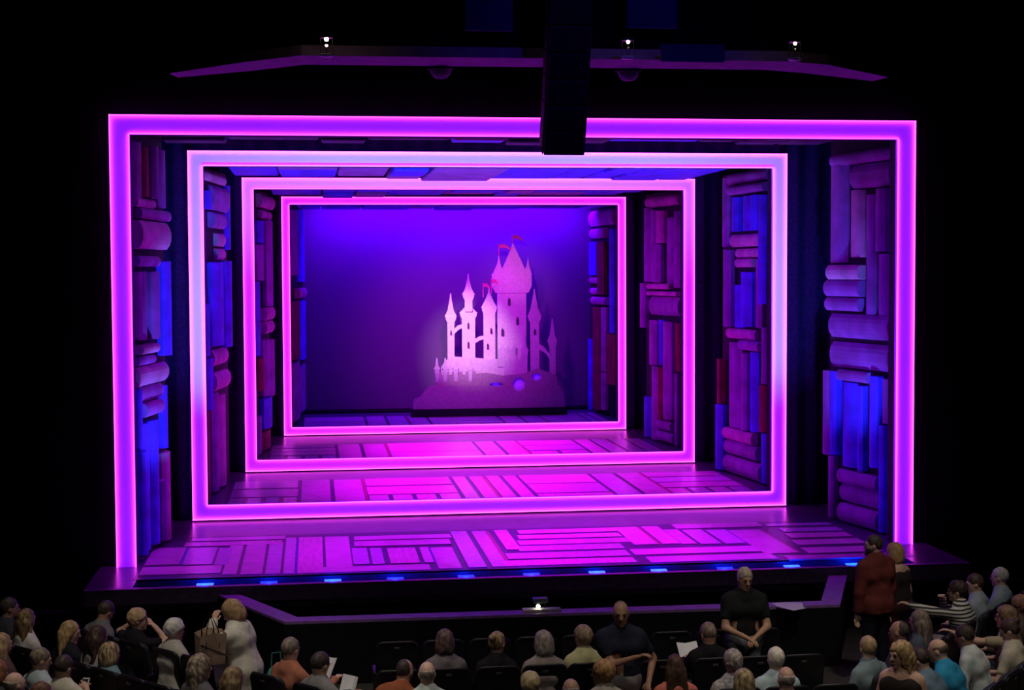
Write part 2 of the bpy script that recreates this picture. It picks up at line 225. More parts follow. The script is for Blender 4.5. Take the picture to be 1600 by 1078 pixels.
# footlights in the trough
LENS = mat('footlight_lens', (0.02, 0.05, 0.4), 0.3, emis=(0.0, 0.02, 1.0), estr=2.2)
LENS2 = mat('footlight_lens_bright', (0.05, 0.2, 0.6), 0.3, emis=(0.01, 0.07, 1.0), estr=4.0)
FOOT_W = 1100
FX = [-4.45, -3.62, -2.78, -1.95, -1.0, -0.11, 0.79, 1.65, 2.58, 3.53, 4.42]
for i, x in enumerate(FX):
    t = empty('footlight', (x, -1.12, -0.1)); br = i in (0, 2, 6, 7, 9, 10)
    b = MB(); b.rbox(-0.13, 0.13, -0.05, 0.05, 0, 0.045, 0.008); b.build('housing', BLACK, t)
    b = MB(); b.add([(-0.11, -0.045, 0.047), (0.11, -0.045, 0.047), (0.11, 0.045, 0.062), (-0.11, 0.045, 0.062), (-0.11, -0.045, 0.03), (0.11, -0.045, 0.03), (0.11, 0.045, 0.03), (-0.11, 0.045, 0.03)], [(0, 1, 2, 3), (4, 7, 6, 5), (0, 4, 5, 1), (1, 5, 6, 2), (2, 6, 7, 3), (3, 7, 4, 0)])
    b.build('lens', LENS2 if br else LENS, t)
    MB().tube([(-0.14, 0, 0.02), (-0.19, 0, 0.01)], 0.012, 6).build('yoke', BLACK, t)
    l = spot('footlight_beam', (x, -1.12, -0.02), (x * 1.04, -1.12 + 5.0, -0.02 + 4.6), (0.10, 0.30, 1.0), FOOT_W, 48, 0.55, 0.06)
    pl = bpy.data.lights.new('footlight_spill', 'POINT'); pl.color = (0.0, 0.02, 1.0); pl.energy = 5; pl.shadow_soft_size = 0.05
    po = bpy.data.objects.new('footlight_spill', pl); po.location = (x, -1.12, -0.01); COL.objects.link(po)
    tag(t, 'blue glowing footlight in the stage edge trough, %s from the left' % ORD[i], 'footlight', 'footlights along the stage edge')

# orchestra pit wall with its pale ledge
PITM = mat('pit_wall_black', (0.008, 0.008, 0.01), 0.7, 0.3, 6, spec=0.15); CAPM = mat('pit_ledge', (0.30, 0.15, 0.44), 0.5, 0.15, 10)
pit = empty('pit_wall', (0, -3.3, FL)); tag(pit, 'low black orchestra pit wall with a purple lit ledge', 'wall')
PP = [(-4.32, -1.42), (-3.37, -3.23), (3.43, -3.33), (4.22, -1.42)]
def wallstrip(p, q, z0, z1, th):
    p = Vector((*p, 0)); q = Vector((*q, 0)); t = (q - p).normalized(); n = Vector((-t.y, t.x, 0)) * th
    v = []
    for z in (z0, z1): v += [(p - t * .0)[:2] + (z,), q[:2] + (z,), (q + n)[:2] + (z,), (p + n)[:2] + (z,)]
    v = [(a, b_ + 3.3, c - FL) for a, b_, c in v]
    return MB().add(v, [(0, 3, 2, 1), (4, 5, 6, 7), (0, 1, 5, 4), (1, 2, 6, 5), (2, 3, 7, 6), (3, 0, 4, 7)])
for i in range(3):
    wallstrip(PP[i], PP[i + 1], FL, -0.13, 0.2).build('wall_section', PITM, pit)
    wallstrip(PP[i], PP[i + 1], -0.13, -0.10 + 0.003 * (i == 1), 0.24).build('ledge', CAPM, pit)

# ------------------------------------------------------------------ the four glowing frames
FR = [dict(y=0.0, xc=0.0, hw=5.72, top=6.2, bw=0.265, base=0.0, bottom=False, e=(0.14, 0.0, 0.8), s=(1.0, 0.05, 0.9)),
      dict(y=3.72, xc=0.0, hw=4.975, top=6.008, bw=0.24, base=0.03, bottom=True, e=(0.14, 0.0, 0.85), s=(1.0, 0.06, 0.9)),
      dict(y=9.71, xc=0.26, hw=4.644, top=5.944, bw=0.225, base=0.03, bottom=True, e=(0.38, 0.0, 0.85), s=(1.0, 0.06, 0.8)),
      dict(y=16.49, xc=0.555, hw=4.295, top=5.90, bw=0.19, base=0.03, bottom=True, e=(0.45, 0.0, 0.8), s=(1.0, 0.07, 0.7))]
FLAB = ['largest outermost glowing violet stage frame standing open at the bottom', 'second glowing frame from the front, with pale bluish sides', 'third glowing magenta frame from the front', 'smallest innermost glowing pink frame in front of the castle backdrop']
for i, F in enumerate(FR):
    t = empty('light_frame', (F['xc'], F['y'], 0)); tag(t, FLAB[i], 'light frame', 'nested glowing stage frames')
    pm = mat('frame_diffuser_%d' % i, (0.85, 0.85, 0.88), 0.5, emis=F['e'], estr=1.0)
    lm = mat('led_strip_%d' % i, (0.9, 0.6, 0.9), 0.4, emis=F['s'], estr=4.0)
    hw, tp, bw, z0 = F['hw'], F['top'], F['bw'], F['base']; lw = 0.013; pr = -0.035
    zi = z0 + bw if F['bottom'] else z0
    def bar(x0, x1, za, zb, strips, nm):
        o = MB().box(x0, x1, 0, 0.07, za, zb).build(nm, pm, t)
        for s in strips: MB().box(s[0], s[1], pr, 0.0, s[2], s[3]).build('led_strip', lm, o)
    bar(-hw, -hw + bw, z0, tp, [(-hw, -hw + lw, z0, tp), (-hw + bw - lw, -hw + bw, zi, tp - bw)], 'side_bar')
    bar(hw - bw, hw, z0, tp, [(hw - lw, hw, z0, tp), (hw - bw, hw - bw + lw, zi, tp - bw)], 'side_bar')
    bar(-hw + bw, hw - bw, tp - bw, tp, [(-hw, hw, tp - lw, tp), (-hw + bw, hw - bw, tp - bw, tp - bw + lw)], 'top_bar')
    if F['bottom']:
        bar(-hw + bw, hw - bw, z0, z0 + bw, [(-hw, hw, z0, z0 + lw), (-hw + bw, hw - bw, z0 + bw - lw, z0 + bw)], 'bottom_bar')
        MB().box(-hw, hw, 0.0, 0.08, 0.0, z0).build('sill', DARK, t)
    bk = MB(); bk.box(-hw + bw - 0.02, -hw + bw, 0.07, 0.3, 0, tp - bw); bk.box(hw - bw, hw - bw + 0.02, 0.07, 0.3, 0, tp - bw); bk.box(-hw + bw, hw - bw, 0.07, 0.3, tp - bw, tp - bw + 0.02)
    bk.build('reveal', DARK, t)

# black masking drapes beside and above the inner frames
def drape(x0, x1, y, z0, z1, label, pitch=0.34):
    b = MB(); n = max(4, int((x1 - x0) / pitch * 6)); V = []
    for k in range(n + 1):
        x = x0 + (x1 - x0) * k / n; yy = y + 0.045 * math.sin(2 * math.pi * (x - x0) / pitch)
        V += [(x, yy, z0), (x, yy, z1), (x, yy + 0.03, z1), (x, yy + 0.03, z0)]
    F = []
    for k in range(n):
        a, c = 4 * k, 4 * k + 4
        F += [(a, c, c + 1, a + 1), (a + 1, c + 1, c + 2, a + 2), (a + 2, c + 2, c + 3, a + 3), (a + 3, c + 3, c, a)]
    F += [(0, 1, 2, 3), (4 * n + 3, 4 * n + 2, 4 * n + 1, 4 * n)]
    tag(b.add(V, F).build('masking_drape', DRAPE, None, True), label, 'curtain', 'black masking drapes')
for i, nm in ((1, 'second'), (2, 'third'), (3, 'innermost')):
    F = FR[i]; y = F['y'] + 0.16
    drape(-8.5, F['xc'] - F['hw'] + 0.03, y, 0.01, 9.5, 'black pleated drape left of the %s glowing frame' % nm)
    drape(F['xc'] + F['hw'] - 0.03, 8.5, y, 0.01, 9.5, 'black pleated drape right of the %s glowing frame' % nm)
    drape(F['xc'] - F['hw'] + 0.05, F['xc'] + F['hw'] - 0.05, y, F['top'] - 0.03, 9.5, 'black pleated border hanging above the %s glowing frame' % nm)

# ------------------------------------------------------------------ giant book panels lining each bay
BK = dict(p=mat('book_purple', (0.34, 0.06, 0.42), 0.6, 0.25, 2.5, bump=0.2), m=mat('book_mauve', (0.60, 0.20, 0.46), 0.6, 0.25, 2.5, bump=0.2),
          r=mat('book_red', (0.27, 0.02, 0.05), 0.6, 0.3, 2.5, bump=0.2), b=mat('book_blue', (0.10, 0.02, 0.80), 0.6, 0.25, 2.5, bump=0.2))
BAND = mat('book_band', (0.30, 0.16, 0.10), 0.5, 0.2, 6)
def book(parent, ori, m, u0, u1, z0, z1, dep, flip):
    # local panel frame: u along the panel, +n towards the middle of the stage
    wd, ln = ((u1 - u0), (z1 - z0)) if ori == 'v' else ((z1 - z0), (u1 - u0))
    blg = min(0.22 * wd, 0.07); n = 6; prof = [(-wd / 2, -dep - 0.06)]
    for k in range(n + 1):
        a = -1 + 2 * k / n; prof.append((a * wd / 2 * 0.99, -blg * abs(a) ** 2.6))
    prof.append((wd / 2, -dep - 0.06)); m_ = len(prof)
    ends = (-ln / 2, -ln / 2 + 0.012, ln / 2 - 0.012, ln / 2); sh = (0.93, 1, 1, 0.93); V = []
    for e, s_ in zip(ends, sh):
        for a, d in prof:
            uu, zz = (a * s_, e) if ori == 'v' else (e, a * s_)
            V.append(((u0 + u1) / 2 + uu, d * (1 if d < -blg else 1), (z0 + z1) / 2 + zz))
    F = []
    for r_ in range(3):
        for k in range(m_): F.append((r_ * m_ + k, r_ * m_ + (k + 1) % m_, (r_ + 1) * m_ + (k + 1) % m_, (r_ + 1) * m_ + k))
    F += [tuple(range(m_)), tuple(3 * m_ + k for k in range(m_))]
    V = [(u, v * flip, z) for u, v, z in V]
    o = MB().add(V, F).build('giant_book', m, parent)
    return o
PNAME = {'1': 'outermost', '2': 'second', '3': 'third', '4': 'innermost'}
for key, (a, c, L) in BOOKS.items():
    left = key[0] == 'L'; rr = random.Random(key)
    ang = math.atan2(c[1] - a[1], c[0] - a[0]); t = empty('book_scenery', (a[0], a[1], 0), ang)
    umax = max(l[2] for l in L); tp = FR[int(key[1]) - 1]['top'] - 0.06
    flip = -1 if left else 1                 # +n is local +y for the right-hand panels (panel runs away from the camera)
    tag(t, 'tall %s panel of giant book spines behind the %s frame' % ('left' if left else 'right', PNAME[key[1]]), 'scenery', 'giant book scenery panels')
    y0, y1 = sorted((-0.22 * flip, -0.14 * flip))
    umin = {'L1': 0.36, 'R1': 0.0, 'L4': 0.0}.get(key, -0.3); umax = min(umax, {'L4': 5.0, 'R4': 2.95}.get(key, 9))
    MB().box(umin, umax - 0.06, y0, y1, 0.0, tp).build('backing', DARK, t)
    for j, (oc, u0, u1, z0, z1) in enumerate(L):
        u0 = max(u0, umin); u1 = min(u1, umax)
        if u1 - u0 < 0.05: continue
        pr = rr.uniform(-0.05, 0.05); o = book(t, oc[0], BK[oc[1]], u0, u1, z0, min(z1, tp), 0.1, flip); o.location.y = flip * pr
SHADED = mat('book_shaded', (0.07, 0.015, 0.10), 0.7, 0.3, 3)  # darkened book colour, shade painted in for the first header
# headers: books hanging overhead between the frames
for i, F in enumerate(FR):
    ya = F['y'] + 0.32; yb = ya + (2.0, 4.4, 4.2, 4.6)[i]; zs = F['top'] - F['bw'] + (0.12, 0.10, 0.1, 0.1)[i]
    t = empty('book_header', (F['xc'], ya, zs)); hw = F['hw'] - F['bw'] - 0.25
    tag(t, 'overhead panel of giant books behind the %s frame' % PNAME[str(i + 1)], 'scenery', 'giant book scenery headers')
    MB().box(-hw, hw, 0, yb - ya, 0.08, 0.16).build('backing', DARK, t)
    for hx in (-hw * 0.7, 0.0, hw * 0.7): MB().tube([(hx, 0.5, 0.16), (hx, 0.5, 10 - zs)], 0.02, 6).build('hanger', BLACK, t)
    rr = random.Random(40 + i); x = -hw
    while x < hw - 0.35:
        l_ = min(rr.uniform(0.5, 1.5), hw - x); n = rr.choice((1, 2, 3)); y = 0.1
        for j in range(n):
            d_ = (yb - ya - 0.2) / n; dz = rr.uniform(-0.05, 0.05)
            MB().rbox(x + 0.02, x + l_ - 0.02, y + 0.02, y + d_ - 0.04, -0.02 + dz, 0.1, 0.03).build('giant_book', SHADED if i == 0 and rr.random() < 0.85 else BK['bbpb'[rr.randrange(4)]], t); y += d_
        x += l_

# ------------------------------------------------------------------ backdrop and castle cut-out
tag(MB().box(-5.2, 6.2, 22.4, 22.44, 0.12, 7.5).build('backdrop', mat('backdrop_cloth', (0.17, 0.12, 0.20), 0.9, 0.06, 30, spec=0.05)), 'violet lit cloth backdrop behind the castle', 'backdrop')
tag(MB().box(-5.2, 6.2, 22.38, 22.46, 0.03, 0.12).build('batten', DARK), 'dark pipe batten along the bottom of the backdrop', 'batten')
PAPER = mat('castle_paper', (0.80, 0.76, 0.78), 0.8, 0.08, 14, spec=0.1); PAPER2 = mat('castle_paper_grey', (0.50, 0.42, 0.46), 0.85, 0.12, 20, spec=0.05); FLAG = mat('castle_flag', (0.85, 0.12, 0.42), 0.7, 0.1, 9)
SLIT = mat('castle_window', (0.10, 0.04, 0.14), 0.9)
cs = empty('castle', (-0.084, 20.9, 0.23)); cs.scale = (0.972,) * 3; tag(cs, 'pale layered cut-out fairytale castle on a rocky base before the backdrop', 'castle')
def cut(nm, loops, lay, m=PAPER):
    return cutout(nm, [[(x, z - 0.12) for x, z in L] for L in loops], 0.2 - lay * 0.09, 0.15 - lay * 0.09, m, cs)
rr = random.Random(3)
def tower(x0, x1, z0, z1, ztop, lay, head=0.06, slits=(), tip=0.12):
    xm = (x0 + x1) / 2; w_ = (x1 - x0) / 2
    o = cut('tower', [[(x0, z0), (x1, z0), (x1, z1 - 0.16), (x1 + head, z1 - 0.06), (x1 + head, z1), (x0 - head, z1), (x0 - head, z1 - 0.06), (x0, z1 - 0.16)]], lay)
    r = cut('roof', [[(x0 - head - 0.03, z1), (x1 + head + 0.03, z1), (x1 - w_ * 0.15, z1 + (ztop - z1) * 0.35), (xm + 0.025, ztop - 0.02), (xm + 0.012, ztop + tip), (xm - 0.012, ztop + tip), (xm - 0.025, ztop - 0.02), (x0 + w_ * 0.15, z1 + (ztop - z1) * 0.35)]], lay - 0.4)
    for (sx, sz, sw, sh) in slits:
        cut('window', [[(sx - sw, sz - sh), (sx + sw, sz - sh), (sx + sw, sz + sh * 0.5), (sx, sz + sh), (sx - sw, sz + sh * 0.5)]], lay + 0.56, SLIT)
    return o
def pennant(x, z0, z1, d, lay):
    cut('flagpole', [[(x - 0.013, z0), (x + 0.013, z0), (x + 0.010, z1), (x - 0.010, z1)]], lay, FLAG)
    cut('flag', [[(x, z1 - 0.02), (x + d * 0.15, z1 - 0.01), (x + d * 0.30, z1 - 0.09), (x + d * 0.36, z1 - 0.20), (x + d * 0.22, z1 - 0.13), (x + d * 0.10, z1 - 0.11), (x, z1 - 0.13)]], lay, FLAG)
def cren(x0, x1, z0, z1, step):                      # battlemented wall outline
    L = [(x0, z0), (x1, z0)]; x = x1; n = int(round((x1 - x0) / step)); s_ = (x1 - x0) / n
    for k in range(n):
        xa = x1 - k * s_; L += [(xa, z1), (xa - s_ * 0.5, z1), (xa - s_ * 0.5, z1 - 0.09), (xa - s_, z1 - 0.09)]
    return L
# rear towers (keep on the right of the middle)
cut('keep', [cren(2.28, 3.12, 1.2, 3.55, 0.3)], 0); cut('keep_gallery', [[(2.22, 3.42), (3.18, 3.42), (3.28, 3.62), (3.28, 3.98), (2.12, 3.98), (2.12, 3.62)]], 0.5)
cut('keep_roof', [[(2.36, 3.98), (3.14, 3.98), (2.98, 4.35), (2.80, 4.72), (2.73, 4.90), (2.69, 4.72), (2.53, 4.35)]], 0.2)
for sx, sz in ((2.62, 3.18), (2.86, 2.62), (2.42, 2.3)): cut('window', [[(sx - .035, sz - .11), (sx + .035, sz - .11), (sx + .035, sz + .05), (sx, sz + .11), (sx - .035, sz + .05)]], 0.6, SLIT)
cut('turret', [[(2.16, 3.62), (2.44, 3.62), (2.44, 4.02), (2.36, 4.28), (2.32, 4.55), (2.28, 4.28), (2.16, 4.02)]], 0.8)
cut('turret', [[(3.04, 3.62), (3.26, 3.62), (3.26, 4.02), (3.2, 4.2), (3.17, 4.44), (3.13, 4.2), (3.04, 4.02)]], 0.8)
pennant(2.32, 4.5, 4.84, 1.0, 0.8); pennant(2.73, 4.85, 5.10, 0.9, 0.2); pennant(1.86, 3.3, 3.72, 0.6, 0.9); pennant(2.1, 3.4, 3.84, 0.6, 0.9)
tower(0.82, 1.02, 1.3, 2.75, 3.30, 1, 0.05, [(0.92, 2.3, .02, .07)])
tower(1.24, 1.62, 1.3, 2.85, 3.15, 1, 0.05, [(1.42, 2.5, .025, .09), (1.42, 1.95, .025, .09)]); tower(1.32, 1.54, 2.9, 3.38, 3.86, 1.5, 0.05)
tower(1.86, 2.2, 1.3, 3.0, 3.45, 1.2, 0.04, [(1.98, 1.9, .025, .08), (2.08, 2.35, .025, .08)])
tower(3.22, 3.48, 1.0, 2.72, 3.42, 1.1, 0.05, [(3.35, 2.3, .025, .08)]); tower(3.78, 3.96, 0.8, 2.0, 2.55, 1.3, 0.03)
cut('flying_arch', [[(3.46, 1.95), (3.62, 1.86), (3.80, 1.62), (3.80, 1.45), (3.68, 1.66), (3.46, 1.80)]], 1.2)
cut('flying_arch', [[(1.0, 2.38), (1.12, 2.50), (1.26, 2.54), (1.26, 2.44), (1.12, 2.36), (1.02, 2.26)]], 1.1)
cut('flying_arch', [[(1.60, 2.10), (1.74, 2.18), (1.88, 2.20), (1.88, 2.10), (1.74, 2.06), (1.62, 1.98)]], 1.1)
cut('curtain_wall', [[(0.62, 0.9), (3.1, 0.9), (3.1, 1.50), (2.84, 1.62), (2.6, 1.58), (2.2, 1.52), (0.9, 1.62), (0.72, 1.45), (0.62, 1.3)]], 1.8)
cut('gatehouse', [cren(2.26, 2.78, 1.3, 1.92, 0.17)], 2.2); cut('bastion', [cren(2.45, 3.0, 1.0, 1.60, 0.18)], 2.4)
tower(2.98, 3.12, 1.0, 1.75, 2.1, 2.2, 0.02)
cut('outer_wall', [cren(0.44, 1.62, 0.6, 1.18, 0.196)], 2.6, PAPER2)
for x in (0.50, 0.74, 1.04, 1.46): tower(x - 0.05, x + 0.05, 0.9, 1.26, 1.52, 2.7, 0.02, tip=0.06)
def circ(cx_, cz_, rx, rz, n=14): return [(cx_ + rx * math.cos(2 * math.pi * k / n), cz_ + rz * math.sin(2 * math.pi * k / n)) for k in range(n)]
cut('glow_card', [[(1.8, 0.55), (3.7, 0.55), (3.7, 1.1), (1.8, 0.95)]], 1.6)  # card added to catch the blue glow behind the hill openings
cut('hillside', [[(1.5, 0.5), (4.0, 0.5), (3.98, 1.0), (3.75, 1.12), (3.4, 1.25), (3.0, 1.10), (2.4, 1.05), (1.9, 1.14), (1.5, 1.1)], circ(2.86, 0.80, 0.19, 0.21), circ(3.38, 1.0, 0.15, 0.11), circ(2.2, 0.80, 0.20, 0.06)], 3.1, PAPER2)
L = [(-0.2, 0.12), (4.2, 0.12), (4.16, 0.5), (4.05, 0.72), (3.9, 0.84), (3.6, 0.76), (3.3, 0.66), (3.08, 0.60), (2.86, 0.58), (2.6, 0.64), (2.35, 0.74), (1.9, 0.78), (1.3, 0.80), (0.8, 0.78), (0.42, 0.80), (0.25, 0.76), (0.12, 0.62), (0.02, 0.48), (-0.15, 0.42), (-0.2, 0.30)]
cut('rock_base', [L], 3.6, PAPER2)
MB().box(-0.25, 4.25, -0.2, 0.25, -0.235, 0.0).build('plinth', DARK, cs)
for x, z, p in ((2.86, 0.78, 0.9), (3.38, 1.0, 0.5), (2.2, 0.78, 0.5)):      # small blue uplights hidden behind the hill openings
    l = bpy.data.lights.new('uplight', 'POINT'); l.color = (0.05, 0.0, 1.0); l.energy = p; l.shadow_soft_size = 0.05
    o = bpy.data.objects.new('uplight', l); o.location = (x * 0.972 - 0.084, 20.86, z * 0.972 + 0.113); COL.objects.link(o)

# ------------------------------------------------------------------ overhead: canopy, hanging speakers, lanterns
CAN = [(-4.75, -1.75), (-3.8, -2.85), (-3.1, -3.5), (2.65, -3.55), (3.25, -3.3), (4.45, -2.2)]
b = MB(); n = len(CAN); cm = mat('canopy_paint', (0.30, 0.18, 0.34), 0.7, 0.15, 6, spec=0.1)
V = []
for k, (x, y) in enumerate(CAN): dp = 0.4 if k in (0, n - 1) else 0.78; V += [(x, y, 6.54), (x * 0.985, y + dp, 6.54), (x * 0.985, y + dp, 6.66), (x, y, 6.66)]
F = [(4 * k + a, 4 * k + 4 + a, 4 * k + 4 + (a + 1) % 4, 4 * k + (a + 1) % 4) for k in range(n - 1) for a in range(4)] + [(0, 1, 2, 3), (4 * n - 1, 4 * n - 2, 4 * n - 3, 4 * n - 4)]
struct('trim_4', b.add(V, F), cm)
b = MB(); V = []
for (x, y) in CAN: V += [(x, y, 6.66), (x, y, 9.9), (x, y + 0.1, 9.9), (x, y + 0.1, 6.66)]
struct('wall_canopy', b.add(V, F), BLACK)
for x, lab in ((-1.42, 'left'), (0.92, 'right')):
    t = empty('ceiling_dome', (x, -2.6, 6.52)); MB().lathe([(0.001, -0.12), (0.07, -0.11), (0.12, -0.06), (0.14, 0.0), (0.14, 0.03), (0.001, 0.03)], 14).build('dome', cm, t, True)
    MB().lathe([(0.14, 0.0), (0.17, 0.0), (0.17, 0.03), (0.14, 0.03)], 14).build('collar', BLACK, t)
    tag(t, 'small dome under the ceiling canopy, %s of the hanging speakers' % lab, 'dome', 'domes under the canopy')
SPK = mat('speaker_black', (0.014, 0.012, 0.035), 0.6, 0.3, 10, spec=0.25); GRL = mat('speaker_grille', (0.01, 0.01, 0.022), 0.8, 0.4, 90, spec=0.2, bump=0.4)  # cabinet black tinted navy in place of reflected light
t = empty('speaker_array', (-0.13, -4.02, 5.36)); t.scale = (0.9, 1, 1); tag(t, 'black column of hanging speaker cabinets in front of the stage', 'speaker')
z = 0.0; y = 0.0; a = R(26)
for k in range(10):
    M = Matrix.Translation((0, y, z)) @ Matrix.Rotation(a, 4, 'X'); h = 0.30
    b = MB(); b.rbox(-0.26, 0.26, 0.0, 0.42, 0.01, h - 0.01, 0.012, M); cb = b.build('cabinet', SPK, t)
    b = MB(); b.rbox(-0.235, 0.235, -0.012, 0.01, 0.03, h - 0.03, 0.008, M); b.build('grille', GRL, cb)
    for sx in (-0.272, 0.262): MB().box(sx, sx + 0.01, 0.05, 0.12, 0.0, h, M).build('bracket', BLACK, cb)
    z += h * math.cos(a); y -= -h * math.sin(a) * -1; a = max(0.02, a * 0.86)
MB().tube([(-0.2, y + 0.2, z), (-0.2, y + 0.2, 4.4)], 0.012, 6).build('cable', BLACK, t); MB().tube([(0.2, y + 0.2, z), (0.2, y + 0.2, 4.4)], 0.012, 6).build('cable', BLACK, t)
GLS = mat('lantern_glass', (0.75, 0.75, 0.78), 0.15, spec=0.8); BULB = mat('lantern_bulb', (1, 0.9, 0.7), 0.4, emis=(1.0, 0.82, 0.6), estr=30.0)
for i, (x, z) in enumerate(((-2.82, 6.42), (0.58, 6.44), (2.54, 6.45))):
    t = empty('hanging_lantern', (x, -4.2, z)); tag(t, ['glass lantern with a lit bulb hanging above the left of the stage', 'glass lantern hanging just right of the speaker column', 'glass lantern hanging above the right end of the stage'][i], 'lantern', 'hanging lanterns')
    MB().lathe([(0.001, 0.0), (0.05, 0.002), (0.075, 0.02), (0.078, 0.035), (0.068, 0.035), (0.06, 0.022), (0.001, 0.014)], 16).build('glass_cup', GLS, t, True)
    MB().lathe([(0.001, 0.255), (0.05, 0.25), (0.07, 0.225), (0.07, 0.215), (0.001, 0.215)], 16).build('cap', mat('lantern_brass', (0.5, 0.42, 0.3), 0.3, metal=0.9), t, True)
    sphere((0, -0.02, 0.20), 0.024 if i == 0 else 0.02).build('bulb', BULB, t, True)
    sphere((0, -0.03, 0.13), 0.014).build('crystal', BULB if i == 0 else GLS, t, True)
    b = MB()
    for q in range(4): b.tube([(0.066 * math.cos(q * 1.57), 0.066 * math.sin(q * 1.57), 0.02), (0.066 * math.cos(q * 1.57), 0.066 * math.sin(q * 1.57), 0.22)], 0.004, 5)
    b.build('frame', BLACK, t); MB().tube([(0, 0, 0.25), (0, 0, 3.4)], 0.006, 6).build('rod', BLACK, t)
BLP = mat('blue_ceiling_panel', (0.03, 0.02, 0.16), 0.8, 0.2, 4, spec=0.1)
for i, (x0, x1, z0, z1) in enumerate(((0.61, 1.21, 6.84, 7.6), (-1.25, -0.71, 6.78, 7.6), (1.02, 1.77, 6.46, 6.66))):
    t = empty('ceiling_panel', ((x0 + x1) / 2, -4.0, z0)); hw = (x1 - x0) / 2; h = z1 - z0
    tag(t, ['dark blue panel hanging high at the top edge, right of the speaker column', 'very dark blue panel hanging high at the top edge, left of the speaker column', 'low blue box beside the right of the three lanterns, above the canopy edge'][i], 'panel', 'dark blue overhead panels')
    MB().rbox(-hw, hw, 0, 0.08, 0, h, 0.01).build('face', BLP, t); MB().box(-hw * .8, hw * .8, 0.08, 0.14, 0.03, h - 0.03).build('mounting', BLACK, t)
spot('blue_fill_light', (0.6, -10.0, 7.8), (0.4, -4.0, 6.5), (0.08, 0.02, 1.0), 150, 44, 0.9, 0.1)  # unseen lamp added to tint the panels and speakers blue

# ------------------------------------------------------------------ on the pit ledge
t = empty('desk_lamp', (-0.28, -3.12, -0.1)); tag(t, 'small lit reading lamp on a pale desk at the pit ledge', 'lamp')
b = MB(); b.rbox(-0.23, 0.0, -0.07, 0.07, 0.0, 0.035, 0.006); b.build('tray', mat('desk_cream', (0.75, 0.72, 0.62), 0.6, 0.1, 9), t)
b = MB(); b.rbox(0.0, 0.24, -0.06, 0.06, 0.0, 0.035, 0.006); b.build('papers', mat('desk_grey', (0.35, 0.36, 0.40), 0.7, 0.2, 14), t)
MB().tube([(0.05, 0.03, 0.03), (0.06, 0.03, 0.13)], 0.009, 6).build('stem', BLACK, t)
b = MB(); b.rbox(-0.10, 0.08, -0.05, 0.07, 0.11, 0.165, 0.008); b.build('shade', mat('lamp_hood', (0.22, 0.34, 0.36), 0.4, 0.15, 12), t)
sphere((-0.04, -0.02, 0.065), 0.026).build('bulb', mat('desk_bulb', (1, 1, .8), 0.4, emis=(1.0, 0.92, 0.55), estr=9.0), t, True)
t = empty('sheet_music', (2.8, -3.3, -0.095)); tag(t, 'loose white sheets of paper spread on the right of the pit ledge', 'paper')
PW = mat('white_paper', (0.80, 0.80, 0.84), 0.8, 0.04, 20)
for (dx, dy, rz, zz) in ((-0.06, 0.02, 0.12, 0.0), (0.05, 0.0, -0.25, 0.004), (-0.03, -0.13, 0.5, 0.008)):
    M = Matrix.Translation((dx, dy, zz)) @ Matrix.Rotation(rz, 4, 'Z'); MB().box(-0.11, 0.11, -0.15, 0.15, 0, 0.003, M).build('sheet', PW, t)
